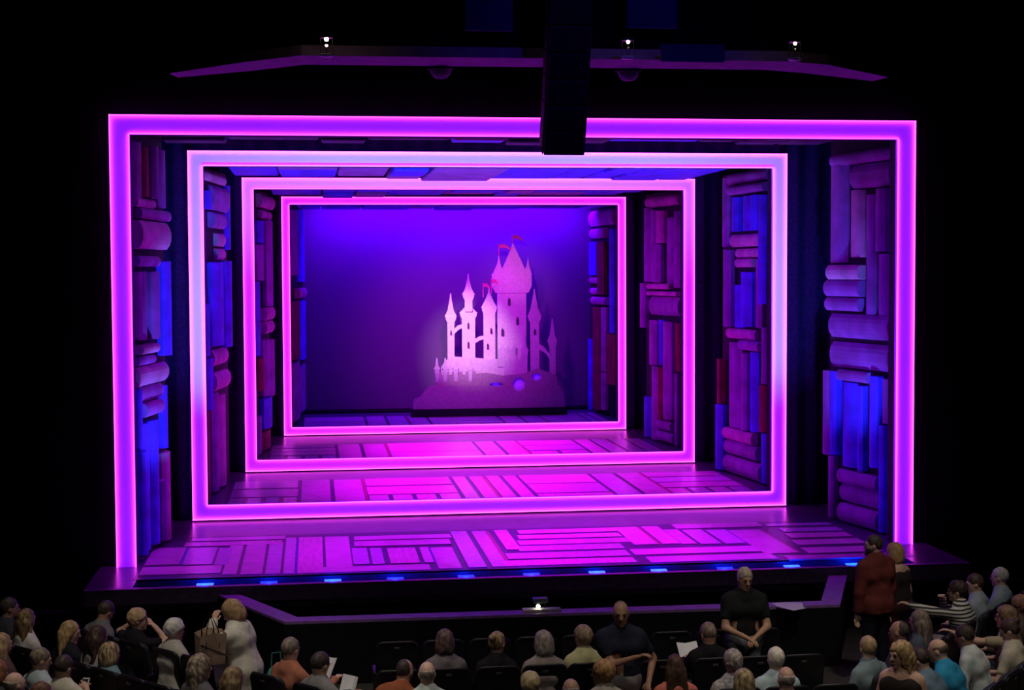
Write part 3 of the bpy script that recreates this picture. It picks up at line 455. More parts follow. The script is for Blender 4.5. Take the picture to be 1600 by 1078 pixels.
# ------------------------------------------------------------------ smooth figures: distance fields meshed on a grid
class Grid:
    def __init__(s, lo, hi, h, fine=None, hf=None):
        s.ax = []
        for k in range(3):
            a = np.arange(lo[k], hi[k] + h, h)
            if fine is not None:
                f0, f1 = fine[0][k], fine[1][k]
                a = np.concatenate([a[a < f0 - h * .5], np.arange(f0, f1, hf), a[a > f1 + h * .3]])
            s.ax.append(a)
        s.D = np.full([len(a) for a in s.ax], 9.0)
    def sl(s, lo, hi):
        S = []
        for k in range(3):
            i = max(0, np.searchsorted(s.ax[k], lo[k]) - 1); j = min(len(s.ax[k]), np.searchsorted(s.ax[k], hi[k]) + 1)
            if j <= i: return None, None
            S.append(slice(i, j))
        X, Y, Z = np.meshgrid(s.ax[0][S[0]], s.ax[1][S[1]], s.ax[2][S[2]], indexing='ij')
        return tuple(S), np.stack([X, Y, Z], -1)
    def smin(s, S, d, k):
        a = s.D[S]
        if k > 0:
            h = np.clip(.5 + .5 * (a - d) / k, 0, 1); s.D[S] = a * (1 - h) + d * h - k * h * (1 - h)
        else: s.D[S] = np.minimum(a, d)
    def rc(s, a, b, r1, r2, k=.02):
        a = np.asarray(a, float); b = np.asarray(b, float); m = max(r1, r2) + k + .05
        S, P = s.sl(np.minimum(a, b) - m, np.maximum(a, b) + m)
        if S is None: return
        ba = b - a; t = np.clip(((P - a) @ ba) / max(ba @ ba, 1e-9), 0, 1)
        s.smin(S, np.linalg.norm(P - a - t[..., None] * ba, axis=-1) - (r1 + (r2 - r1) * t), k)
    def ell(s, c, r, M=None, k=.02, sub=False):
        c = np.asarray(c, float); r = np.asarray(r, float); m = max(r) + k + .04
        S, P = s.sl(c - m, c + m)
        if S is None: return
        q = P - c
        if M is not None: q = q @ M
        k0 = np.linalg.norm(q / r, axis=-1); k1 = np.linalg.norm(q / (r * r), axis=-1) + 1e-9
        d = k0 * (k0 - 1) / k1
        if sub: s.D[S] = np.maximum(s.D[S], -d)
        else: s.smin(S, d, k)
    def pts(s): return np.stack(np.meshgrid(*s.ax, indexing='ij'), -1)
    def mesh(s):
        D = s.D; inside = D < 0; n = np.array(D.shape) - 1
        acc = np.zeros((*n, 3)); cnt = np.zeros(n)
        edges = []
        for ax in range(3):
            lo = [slice(None)] * 3; hi = [slice(None)] * 3; lo[ax] = slice(0, -1); hi[ax] = slice(1, None)
            a, b = D[tuple(lo)], D[tuple(hi)]; cr = inside[tuple(lo)] != inside[tuple(hi)]
            I = np.argwhere(cr); t = (a[cr] / (a[cr] - b[cr]))
            p = np.stack([s.ax[k][I[:, k]] for k in range(3)], -1); p[:, ax] += t * (s.ax[ax][I[:, ax] + 1] - s.ax[ax][I[:, ax]])
            o1, o2 = [(1, 2), (2, 0), (0, 1)][ax]; cells = []
            for d1, d2 in ((-1, -1), (0, -1), (0, 0), (-1, 0)):
                J = I.copy(); J[:, o1] += d1; J[:, o2] += d2; cells.append(J)
                ok = np.all((J >= 0) & (J < n), axis=1)
                np.add.at(acc, tuple(J[ok].T), p[ok]); np.add.at(cnt, tuple(J[ok].T), 1)
            edges.append((cells, inside[tuple(lo)][cr]))
        ids = np.full(n, -1); act = np.argwhere(cnt > 0); ids[tuple(act.T)] = np.arange(len(act))
        V = acc[tuple(act.T)] / cnt[tuple(act.T)][:, None]; Q = []
        for cells, ins in edges:
            ok = np.ones(len(ins), bool)
            for J in cells: ok &= np.all((J >= 0) & (J < n), axis=1)
            q = np.stack([ids[tuple(J[ok].T)] for J in cells], -1); i_ = ins[ok]
            Q.append(np.where(i_[:, None], q, q[:, ::-1]))
        return V, np.concatenate(Q)
def to_mesh(name, V, Q, extra=None):
    me = bpy.data.meshes.new(name); V = np.asarray(V, float); nq = len(Q)
    if extra: me.from_pydata(V.tolist() + [tuple(p) for p in extra.v], [], Q.tolist() + [tuple(i + len(V) for i in f) for f in extra.f])
    else:
        me.vertices.add(len(V)); me.vertices.foreach_set('co', V.ravel()); me.loops.add(nq * 4); me.loops.foreach_set('vertex_index', Q.ravel().astype(np.int32))
        me.polygons.add(nq); me.polygons.foreach_set('loop_start', np.arange(0, nq * 4, 4, dtype=np.int32)); me.polygons.foreach_set('loop_total', np.full(nq, 4, dtype=np.int32)); me.update(calc_edges=True)
    me.polygons.foreach_set('use_smooth', [True] * len(me.polygons)); return me
def nrm(v): v = np.asarray(v, float); return v / max(np.linalg.norm(v), 1e-9)
def ik(S, T, a, b, pole):
    S = np.asarray(S, float); T = np.asarray(T, float); d = T - S; L = min(np.linalg.norm(d), (a + b) * .995); u = nrm(d); T = S + u * L
    x = (a * a - b * b + L * L) / (2 * L); h = math.sqrt(max(a * a - x * x, 0)); p = np.asarray(pole, float); p = nrm(p - u * (p @ u))
    return S + u * x + p * h, T
def rz(a): c, s = math.cos(a), math.sin(a); return np.array([[c, -s, 0], [s, c, 0], [0, 0, 1.]])
def rx(a): c, s = math.cos(a), math.sin(a); return np.array([[1, 0, 0], [0, c, -s], [0, s, c]])
def ry(a): c, s = math.cos(a), math.sin(a); return np.array([[c, 0, s], [0, 1, 0], [-s, 0, c]])

SK = dict(f=(0.62, 0.38, 0.28), l=(0.68, 0.44, 0.34), t=(0.42, 0.24, 0.16), d=(0.24, 0.13, 0.09))
EYE = mat('eye_dark', (0.03, 0.02, 0.02), 0.3); LIP = mat('lip', (0.40, 0.14, 0.12), 0.5)
eye_me = sphere((0, 0, 0), 0.0085, 8, 5, (1, .6, .7)).mesh('eye'); brow_me = MB().tube([(-.02, -.004, -.002), (-.008, .004, .004), (.008, .004, .004), (.02, -.004, -.002)], [.002, .004, .004, .002], 6).mesh('eyebrow')
mouth_me = MB().tube([(-.024, -.006, 0), (-.01, .003, .001), (.01, .003, .001), (.024, -.006, 0)], [.002, .0065, .0065, .002], 6).mesh('mouth')
for me_, m_ in ((eye_me, EYE), (brow_me, EYE), (mouth_me, LIP)): me_.materials.append(m_)

def person(label, pos, rot, sit=True, lean=2, side=0, hy=0, hp=-4, skin='f', hair='short', hcol=(.10, .06, .04), hcol2=None, top=(.3, .3, .3), sleeve='long', topmat=None,
           bot=(.05, .05, .07), aL=None, aR=None, s=1.0, sw=.175, coat=0, beard=False, glasses=False, tank=False, lL=None, lR=None, hroll=0, twist=0, shoe=(.02, .02, .02)):
    """local frame: x to the person's right, y forward, z up from the floor"""
    root = empty('person', (pos[0], pos[1], FL), R(rot)); tag(root, label, 'person')
    skm = cmat('skin', SK[skin], rough=0.5, noise=0.06, scale=12, spec=0.35)
    la, sa = R(lean), R(side); d = nrm((math.sin(sa), math.sin(la), math.cos(la) * math.cos(sa))); tw = R(twist)
    rt_ = rz(tw) @ np.array([1, 0, 0.]); rt_ = nrm(rt_ - d * (rt_ @ d)); fwd = np.cross(d, rt_)
    P = np.array([0, 0, .50 if sit else .93 * s])
    W_ = P + d * .15 * s; Ch = P + d * .33 * s - fwd * .005; Sh = P + d * .455 * s - fwd * .015; Nk = P + d * .50 * s - fwd * .01
    ud = nrm(d * .6 + np.array([0, 0, .4])); hR = rz(R(hy)) @ rx(R(hp)) @ ry(R(hroll))
    Hc = Nk + ud * .155 * s + hR[:, 1] * .022
    hs = 0.97 + .03 * s
    prims = []                                        # (region, kind, args)
    A = prims.append
    A(('pelvis', 'rc', (P - rt_ * .075, P + rt_ * .075, .125, .125, .04)))
    A(('torso', 'rc', (W_ - rt_ * .055, W_ + rt_ * .055, .108, .108, .06)))
    A(('torso', 'rc', (Ch - rt_ * (sw - .09), Ch + rt_ * (sw - .09), .118, .118, .06)))
    for q in (-1, 1): A(('shoulder', 'rc', (Sh, Sh + rt_ * q * (sw - .03) - d * .035, .075, .058, .05)))
    for q in (-1, 1): A(('shoulder', 'rc', (Nk - d * .005, Sh + rt_ * q * (sw - .05) - d * .01, .050, .048, .04)))
    A(('collar', 'rc', (Sh + d * .01, Nk + d * .015, .085, .062, .04)))
    A(('neck', 'rc', (Nk - d * .03, Hc - hR[:, 1] * .02 - hR[:, 2] * .03, .060 if sw > .17 else .052, .054 if sw > .17 else .047, .02)))
    H = lambda x, y, z: Hc + hR @ (np.array([x, y, z]) * hs)
    A(('head', 'ell', (H(0, -.01, .02), np.array([.074, .094, .094]) * hs, hR, .03)))
    A(('head', 'ell', (H(0, .015, -.035), np.array([.060, .076, .080]) * hs, hR, .03)))
    A(('head', 'rc', (H(0, .085, .012), H(0, .104, -.022), .009, .015, .014)))
    A(('head', 'rc', (H(-.03, .076, .026), H(.03, .076, .026), .012, .012, .02)))
    A(('head', 'rc', (H(0, .070, -.085), H(0, .074, -.092), .022, .022, .02)))
    for q in (-1, 1): A(('head', 'ell', (H(q * .077, -.008, -.008), np.array([.010, .020, .030]) * hs, hR, .008)))
    ex = MB(); ua, fa = .285 * s, .255 * s
    for q, tgt in ((-1, aL), (1, aR)):
        S0 = Sh + rt_ * q * (sw - .005) - d * .04
        if tgt is None: tgt = (q * .11, .33, .64) if sit else (q * .25, .06, .80 * s)
        pole = np.array([q * .6, -.35, -.8]); rel = tgt
        if len(tgt) > 3: pole = np.array(tgt[3:6], float); rel = tgt[:3]
        E, Wr = ik(S0, rel, ua, fa, pole)
        A(('arm', 'rc', (S0, E, .050, .042, .03))); A(('fore', 'rc', (E, Wr, .043, .027, .02)))
        f = nrm(Wr - E); sd = np.cross(f, np.array([0, 0, 1.]) if abs(f[2]) < .9 else np.array([0, 1., 0])); sd = nrm(sd); nm = np.cross(sd, f)
        if nm[2] > 0: nm = -nm
        for o_ in (-.018, .018): A(('hand', 'rc', (Wr + sd * o_ * .5, Wr + f * .085 + sd * o_, .020, .017, .012)))
        for i in range(4):
            p = Wr + f * .088 + sd * (i - 1.5) * .0185; pts = [p - f * .02, p]; dr = f; ln = (.92, 1.05, 1.0, .8)[i]
            for L_, c_ in ((.036, 22), (.026, 34), (.020, 30)):
                dr = nrm(dr * math.cos(R(c_)) + nm * math.sin(R(c_))); pts.append(pts[-1] + dr * L_ * ln)
            ex.tube(pts, [.0095, .0095, .0090, .0080, .0062], 6)
        p = Wr + f * .028 - sd * q * .026; dr = nrm(f * .75 - sd * q * .6 + nm * .25); ex.tube([p - dr * .015, p, p + dr * .034, p + nrm(dr + f * .5) * .062], [.012, .0125, .0105, .0075], 6)
    th = .40 * s; sh_ = .42 * s; ank = []
    for q, leg in ((-1, lL), (1, lR)):
        hp_ = P + np.array([q * .085, .02 if sit else 0, -.02])
        kn = hp_ + np.array([q * .04, th, .02]) if sit else hp_ + np.array([q * .015, .03, -th - .02])
        an = np.array([kn[0], kn[1] - .02, .085]) if sit else np.array([q * .11, -.01, .085])
        if leg: kn, an = np.array(leg[0], float), np.array(leg[1], float)
        A(('thigh', 'rc', (hp_, kn, .088, .060, .04))); A(('calf', 'rc', (kn, an, .058, .040, .02)))
        fd = np.array([q * .04, .12, -.045]) if not (leg and len(leg) > 2) else np.array(leg[2], float)
        A(('foot', 'rc', (an + np.array([0, -.02, -.035]), an + fd, .040, .032, .02))); ank.append((an, fd))
    allp = np.concatenate([np.array([a_[2][0], a_[2][0] if a_[1] == 'ell' else a_[2][1]]) for a_ in prims])
    lo, hi = allp.min(0) - .17, allp.max(0) + .17; fine = (Hc - .15, Hc + .15)
    def field(regs, off, h, fn=None, hf=None, lo_=lo, hi_=hi):
        g = Grid(lo_, hi_, h, fn, hf)
        for r_, kd, a_ in prims:
            if r_ not in regs: continue
            if kd == 'rc': g.rc(a_[0], a_[1], a_[2] + off, a_[3] + off, a_[4])
            else: g.ell(a_[0], a_[1] + off, a_[2], a_[3])
        return g
    ALL = {'pelvis', 'torso', 'shoulder', 'collar', 'neck', 'head', 'arm', 'fore', 'hand', 'thigh', 'calf', 'foot'}
    V, Q = field(ALL, 0, .024, fine, .0125).mesh(); link('body', to_mesh('body', V, Q, ex), skm, root)
    # top
    tr = {'torso', 'shoulder', 'pelvis'} | (set() if tank else {'arm', 'collar'}) | ({'fore'} if sleeve == 'long' else set())
    if tank: tr -= {'shoulder'}
    off = .014 + .012 * bool(coat); g = field(tr, off, .022)
    if coat:
        hem = P + np.array([0, -.02, -coat]); g.rc(P - rt_ * .07, hem - rt_ * .08, .118, .122, .05); g.rc(P + rt_ * .07, hem + rt_ * .08, .118, .122, .05)
    pt = g.pts()
    if sleeve == 'short' and not tank:
        for (r_, kd, a_) in prims:
            if r_ == 'arm':
                u = nrm(a_[1] - a_[0]); t_ = (pt - a_[0]) @ u; lim = np.linalg.norm(a_[1] - a_[0]) * .72
                rad = np.linalg.norm(pt - a_[0] - t_[..., None] * u, axis=-1); g.D = np.where(rad < .12, np.maximum(g.D, np.where(t_ > .06, t_ - lim, -9)), g.D)
    if not coat: g.D = np.maximum(g.D, (P[2] - (.02 if sit else -.05)) - pt[..., 2])
    else: g.D = np.maximum(g.D, (P[2] - coat) - pt[..., 2])
    g.D += .003 * np.sin(pt[..., 0] * 41 + pt[..., 2] * 17) * np.sin(pt[..., 2] * 29 + pt[..., 1] * 23)
    V, Q = g.mesh(); tm = topmat or cmat('cloth', top, rough=0.85, noise=0.14, scale=9, spec=0.15, bump=0.25)
    link('coat' if coat else 'top', to_mesh('top', V, Q), tm, root)
    if not tank and not coat:
        ring = [Nk + d * .012 + (rt_ * math.cos(a_) * .068 + fwd * (math.sin(a_) * .062 - .004)) for a_ in np.linspace(0, 2 * math.pi, 15)]
        MB().tube([tuple(p) for p in ring], .011, 6).build('collar', tm, root, True)
    g = field({'pelvis', 'thigh', 'calf'}, .013, .026); pt = g.pts(); g.D = np.maximum(g.D, pt[..., 2] - (P[2] + .10)) ; V, Q = g.mesh()
    link('trousers', to_mesh('trousers', V, Q), cmat('trouser', bot, rough=0.85, noise=0.12, scale=14, spec=0.1), root)
    for an, fd in ank:
        a0 = an + np.array([0, -.02, -.035]); b0 = an + fd; gg = Grid(np.minimum(a0, b0) - .08, np.maximum(a0, b0) + .08, .022); gg.rc(a0, b0, .052, .042, 0); V, Q = gg.mesh()
        link('shoe', to_mesh('shoe', V, Q), cmat('shoe', shoe, rough=0.5), root)
    # face
    def put(nm, me_, x, y, z, rr_=0):
        o = bpy.data.objects.new(nm, me_); COL.objects.link(o); o.parent = root
        M = Matrix(hR.tolist()).to_4x4(); M.translation = Vector(H(x, y, z)); o.matrix_local = M @ Matrix.Rotation(rr_, 4, 'Z'); return o
    for q in (-1, 1): put('eye', eye_me, q * .031, .083, .006); put('eyebrow', brow_me, q * .032, .088, .028, -q * .25)
    put('mouth', mouth_me, 0, .091, -.058)
    if glasses:
        for q in (-1, 1):
            b = MB(); b.tube([(.021 * math.cos(k * .524), 0, .016 * math.sin(k * .524)) for k in range(13)], .0026, 5); o = put('spectacle_rim', b.mesh('spectacle_rim'), q * .031, .099, .004); o.data.materials.append(EYE)
            b = MB(); b.tube([(0, 0, 0), (q * .024, -.03, .002), (q * .028, -.10, 0)], .0026, 5); o = put('spectacle_arm', b.mesh('spectacle_arm'), q * .052, .097, .008); o.data.materials.append(EYE)
    # hair
    h2 = hcol2 or tuple(min(1, c * 1.7 + .01) for c in hcol)
    hm = mat('hair_%02x%02x%02x_%02x%02x%02x' % tuple(int(255 * c) for c in hcol + h2), hcol, 0.55, 0, 26, spec=0.35, bump=0.5, stretch=(1.6, 1.6, .35), col2=h2)
    long_ = hair in ('long', 'pony', 'wavy'); g = Grid(Hc - np.array([.17, .19, .46 if long_ else .19]), Hc + np.array([.17, .17, .19]), .0125)
    pt = g.pts(); L_ = (pt - Hc) @ hR / hs; x, y, z = L_[..., 0], L_[..., 1], L_[..., 2]
    if hair != 'none':
        fat = .012 if hair in ('bob', 'wavy', 'curly', 'puff') else .002
        fat = -.003 if hair in ('bald', 'balding') else fat
        g.ell(H(0, -.016, .026), np.array([.080, .101, .099]) * hs + fat, hR, 0)
        if hair in ('bob', 'long', 'wavy'):
            g.ell(H(0, -.035, -.045), np.array([.090 + fat, .085 + fat, .105]) * hs, hR, .03)
        if hair in ('long', 'wavy'):
            back = -fwd
            for q in (-1, -.33, .33, 1):
                a0 = H(q * .055, -.075, -.03); b0 = a0 + np.array([q * .03, 0, 0]) @ rz(0).T + np.array([0, 0, -.25]) + back * .035; g.rc(a0, b0, .042, .026, .03)
            for q in (-1, 1): g.rc(H(q * .072, -.02, -.02), H(q * .088, -.02, -.15), .026, .020, .02)
        D = g.D
        face = np.sqrt((x / .074) ** 2 + ((y - .105) / .088) ** 2 + ((z + .04) / .105) ** 2) - 1
        D = np.maximum(D, -face * .07)
        if hair in ('short', 'curly', 'puff'):
            lowcut = np.where(y > -.02, -.005 + .0 * y, -.065) ; D = np.maximum(D, (lowcut - z)); D = np.where((abs(x) > .06) & (y > .0) & (z < .01), np.maximum(D, .01), D)
        if hair == 'bald': D = np.maximum(np.maximum(D, z - .045), np.maximum(-.06 - z, y - .035))
        if hair == 'balding': D = np.maximum(np.maximum(D, -.06 - z), np.where(z > .03, y + .035 - (z - .03) * .1, y - .03))
        if hair in ('bun', 'pony'): D = np.maximum(D, np.where(y > -.03, -.01, -.055) - z)
        amp = dict(curly=.008, wavy=.007, puff=.005, bob=.004).get(hair, .003)
        fr = 95 if hair in ('curly', 'wavy') else 60
        D = D + amp * np.sin(x * fr + 2 * np.sin(z * 40)) * np.cos(y * fr * .9 + z * (fr * .5 if hair in ('curly', 'wavy', 'puff') else 9))
        g.D = D
        if hair == 'bun': g.ell(H(0, -.105, .075), (.042, .042, .040), hR, .01)
        if hair == 'pony': g.ell(H(0, -.115, .05), (.03, .03, .03), hR, .01); g.rc(H(0, -.125, .04), H(.01, -.135, -.14), .030, .014, .02)
        V, Q = g.mesh()
        if len(V): link('hair', to_mesh('hair', V, Q), hm, root)
    if beard:
        g = Grid(Hc - .16, Hc + .16, .0115); pt = g.pts(); L_ = (pt - Hc) @ hR / hs; x, y, z = L_[..., 0], L_[..., 1], L_[..., 2]
        g.ell(H(0, .018, -.043), np.array([.067, .083, .088]) * hs, hR, 0); g.ell(H(0, .085, -.10), (.03, .025, .03), hR, .02)
        g.D = np.maximum(np.maximum(g.D, z + .028), -.005 - y); V, Q = g.mesh(); link('beard', to_mesh('beard', V, Q), hm, root)
    return root
# ------------------------------------------------------------------ theatre seats
SEATM = mat('seat_cloth', (0.020, 0.028, 0.034), 0.75, 0.25, 18, spec=0.25, bump=0.2); SEATP = mat('seat_shell', (0.012, 0.012, 0.014), 0.4, 0.2, 8, spec=0.4)
PLQ = mat('seat_plaque', (0.16, 0.12, 0.10), 0.35, 0.1, 20, metal=0.4)
def seat_back():
    o = []; W, H0, H1, r = .215, .40, .965, .07
    o += [(-W, H0), (W, H0)]
    for k in range(6): a = k * math.pi / 10; o.append((W - r + r * math.cos(a), H1 - r + r * math.sin(a)))
    for k in range(6): a = math.pi / 2 + k * math.pi / 10; o.append((-W + r + r * math.cos(a), H1 - r + r * math.sin(a)))
    return o
def shear(mb):                                            # recline and curve the back a little
    mb.v = [(x, y - (z - .45) * .16 + .10 + .5 * x * x, z) for x, y, z in mb.v]; return mb
bm_out = seat_back(); inner = [(x * .90, .42 + (z - .42) * .965) for x, z in bm_out]
me_back = shear(MB().prism(bm_out, -.10, -.055)).mesh('shell'); me_pad = shear(MB().prism(inner, -.055, .0)).mesh('backrest')
me_roll = shear(MB().tube([(x, -.075, z) for x, z in bm_out[1:] ] + [(bm_out[0][0], -.075, bm_out[0][1])], .016, 6)).mesh('piping')
me_seat = MB().rbox(-.205, .205, .05, .46, .37, .455, .03).mesh('cushion')
me_arm = MB().rbox(-.022, .022, -.0, .34, .60, .635, .012).mesh('armrest')
me_leg = MB().rbox(-.018, .018, .03, .26, 0, .60, .008).mesh('standard')
me_plq = MB().rbox(-.030, .030, -.108 - .0, -.1, .90, .922, .002); me_plq = shear(me_plq).mesh('number_plate')
for me_, m_ in ((me_back, SEATP), (me_pad, SEATM), (me_roll, SEATP), (me_seat, SEATM), (me_arm, SEATP), (me_leg, SEATP), (me_plq, PLQ)): me_.materials.append(m_)
for me_ in (me_roll, ): me_.polygons.foreach_set('use_smooth', [True] * len(me_.polygons))
def seat(x, y, rot, label, ends):
    t = empty('theatre_seat', (x, y, FL), R(rot)); tag(t, label, 'seat', 'rows of dark theatre seats')
    for nm, me_ in (('shell', me_back), ('backrest', me_pad), ('piping', me_roll), ('cushion', me_seat), ('number_plate', me_plq)):
        o = bpy.data.objects.new(nm, me_); o.parent = t; COL.objects.link(o)
    for q in ((-1, 1) if ends else (1,)):
        for nm, me_ in (('armrest', me_arm), ('standard', me_leg)):
            o = bpy.data.objects.new(nm, me_); o.parent = t; o.location.x = q * .232; COL.objects.link(o)
tL = np.array([.68, -.733]); nL = np.array([.733, .68]); tR = np.array([.68, .733]); nR = np.array([-.733, .68])
ROWS = {}
for i, k in enumerate('ABCD'):
    ROWS['C' + k] = (np.array([0, (-5.17, -6.34, -7.47, -8.25)[i]]), np.array([1., 0]), 0)
    p = np.array([-5.09, -4.4]) - nL * .12 if i == 0 else np.array([-6.18, -4.52]) - nL * (.12 + .87 * (i - 1)); ROWS['L' + k] = (p, tL, -47)
    p = np.array([3.39, -5.97]) - nR * .12 if i == 0 else np.array([3.97, -6.87]) - nR * (.12 + 1.0 * (i - 1)); ROWS['R' + k] = (p, tR, 47)
SEATS = dict(CA=(-2.15, -1.65, -1.15, -.65, -.15, .35, .85, 1.35, 1.85), CB=(-2.2, -1.7, -1.2, -.73, -.27, .47, 1.02, 1.49, 1.95), CC=(-2.42, -1.95, -1.4, -.86, -.33, .37, .95, 1.42, 1.9), CD=(-1.12, -.66, .85, 1.32),
             LA=(-.62, -.14, .34, .9, 1.4, 2.5, 3.12), LB=(-.74, -.1, .36, .82, 1.28, 1.74, 2.2, 2.6, 3.06, 3.55), LC=(.7, 1.16, 1.62, 2.08, 2.54, 3.0), LD=(1.65, 2.15, 2.61),
             RA=(-1.35, -.55, .05, .55, 1.05, 1.82, 2.33, 2.8, 3.3), RB=(-1.0, -.5, 0.0, .48, 1.04, 1.66, 2.14))
BLK = dict(C='centre', L='left', R='right'); RN = dict(A='front', B='second', C='third', D='fourth')
for rk, ss in SEATS.items():
    p, t_, rot = ROWS[rk]
    for j, s_ in enumerate(ss):
        q = p + t_ * s_
        seat(q[0], q[1], rot, 'dark theatre seat, %s from the left in the %s row of the %s block' % (ORD[j], RN[rk[1]], BLK[rk[0]]), j == 0 or s_ - ss[j - 1] > .6)

# ------------------------------------------------------------------ the audience
def stripes():
    m = bpy.data.materials.new('striped_knit'); m.use_nodes = True; nt = m.node_tree; b = nt.nodes['Principled BSDF']; b.inputs['Roughness'].default_value = .85
    tc = nt.nodes.new('ShaderNodeTexCoord'); wv = nt.nodes.new('ShaderNodeTexWave'); wv.bands_direction = 'Z'; wv.inputs['Scale'].default_value = 7.5; wv.inputs['Distortion'].default_value = .6
    rp = nt.nodes.new('ShaderNodeValToRGB'); rp.color_ramp.interpolation = 'CONSTANT'; rp.color_ramp.elements[0].color = (.03, .03, .04, 1); rp.color_ramp.elements[1].color = (.68, .66, .58, 1); rp.color_ramp.elements[1].position = .42
    nt.links.new(tc.outputs['Object'], wv.inputs['Vector']); nt.links.new(wv.outputs['Fac'], rp.inputs[0]); nt.links.new(rp.outputs[0], b.inputs['Base Color']); return m
def patches(name, c1, c2, sc_):
    return mat(name, c1, .85, 0, sc_, col2=c2, spec=.1)
BRN = (.10, .055, .03); DBR = (.035, .022, .018); BLD = (.42, .28, .14); GRY = (.32, .29, .27); WHT = (.72, .70, .66); LBR = (.22, .13, .07)
def row(rk, s_, o_):
    p, t_, rot = ROWS[rk]; n_ = np.array([-math.sin(R(rot)), math.cos(R(rot))]); return tuple(p + t_ * s_ + n_ * o_)
Lr, Rr = -47, 47
# --- left block
person('dark-haired person in dark clothes at the far left edge', row('LB', -.74, .33), Lr, lean=12, hy=-25, skin='t', hcol=(.05, .035, .03), top=(.05, .055, .07), s=1.02)
person('woman with long brown hair fading to blond, white top, at far left', (-6.15, -4.38), Lr, hair='long', hcol=(.05, .03, .02), hcol2=(.35, .22, .10), top=(.62, .60, .58), sw=.155, hy=10)
person('woman with long blond hair cut off by the left edge', (-6.19, -5.5), Lr, hair='long', hcol=(.25, .14, .08), hcol2=(.5, .36, .2), top=(.10, .06, .06), sw=.155)
person('blond long-haired woman in black turning to the right in the left block', (-5.62, -5.04), Lr, lean=5, hair='long', hcol=(.26, .16, .07), hcol2=(.55, .38, .18), top=(.015, .015, .02), sw=.155, hy=-40, hp=-14, aR=(.1, .42, .72))
person('person in a grey jacket bent forward before the stage corner', (-5.54, -4.02), Lr, lean=24, hair='short', hcol=DBR, top=(.16, .16, .15), skin='t', hp=-30)
person('dark long-haired woman with a pale collar beside the blond woman in black', (-5.27, -5.30), Lr, hair='long', hcol=(.03, .018, .016), hcol2=(.08, .04, .035), top=(.40, .38, .40), sw=.155, hp=-12)
person('child with streaked blond hair and a teal grey top', (-5.12, -5.72), Lr, s=.86, lean=6, hair='bob', hcol=(.10, .06, .03), hcol2=(.55, .42, .24), top=(.16, .26, .28), sw=.14)
person('short-haired blond woman in black resting her chin on her hand', (-5.0, -4.58), Lr, lean=8, hair='puff', hcol=(.40, .25, .13), hcol2=(.62, .44, .26), top=(.012, .012, .015), sleeve='short', sw=.16, hy=-38, aR=(.06, .26, 1.06, .7, .2, -.6), aL=(-.20, .20, 1.08, -1, .1, -.3))
person('white-haired woman in a beige cardigan in the left block', (-4.51, -5.11), Lr, hair='puff', hcol=(.55, .53, .50), hcol2=WHT, top=(.48, .46, .40), sw=.16, hy=-12, hp=-8)
person('brown-haired man in a pale blue shirt, lower left', (-5.7, -6.17), Lr, hcol=(.14, .10, .07), hcol2=(.30, .24, .18), top=(.42, .52, .55), sleeve='short', hy=-20, hp=-14)
person('dark-haired person in white looking down at a phone', (-5.42, -6.5), -22, hcol=DBR, top=(.66, .62, .52), sleeve='short', hp=-32, hy=-8, aR=(.05, .36, .86), aL=(-.06, .34, .84), sw=.155)
person('bald man at the lower left edge', row('LD', 2.15, .42), Lr, hair='bald', hcol=(.3, .24, .2), top=(.07, .07, .08), skin='l')
person('brown-haired person at the bottom edge beside the bald man at the left', row('LD', 2.62, .40), Lr, hcol=(.12, .05, .035), top=(.05, .05, .06), s=.99)
person('red-brown haired person low at the left edge', row('LD', 1.65, .55), Lr, hcol=(.20, .08, .04), hcol2=(.35, .16, .08), top=(.05, .05, .06), hair='bob', sw=.155)
person('woman with long wavy grey-brown hair in a grey jacket', (-4.13, -6.7), Lr, hair='wavy', hcol=(.12, .09, .07), hcol2=(.45, .36, .26), top=(.13, .13, .14), sw=.16, hy=-22)
person('brown-haired woman in white, seated low in front of the standing woman', (-3.79, -7.17), Lr, hair='long', hcol=(.16, .10, .06), hcol2=(.40, .28, .16), top=(.58, .56, .50), sw=.155)
person('grey-haired man in an orange shirt reading by the left aisle', (-3.28, -6.13), Lr, hair='short', hcol=(.15, .11, .09), hcol2=(.30, .25, .21), top=(.42, .16, .10), skin='l', hp=-12, hy=6, aR=(.22, .42, .80), aL=(-.02, .42, .78))
person('dark-haired person in grey holding an open programme by the left aisle', (-2.99, -6.75), Lr, hair='short', hcol=(.03, .022, .02), top=(.22, .22, .23), hp=-22, aR=(.24, .44, .78), aL=(-.02, .44, .78))
woman = person('standing woman in a long white cardigan with a brown bob', (-3.72, -5.70), 70, sit=False, lean=14, s=.93, hair='bob', hcol=(.26, .15, .08), hcol2=(.50, .33, .18), top=(.66, .64, .56), coat=.20, sw=.17, bot=(.02, .02, .025), hp=-32, hy=12,
               aL=(-.12, .30, 1.36, -.6, -.2, -1), aR=(.10, .38, 1.02, .5, -.2, -1))
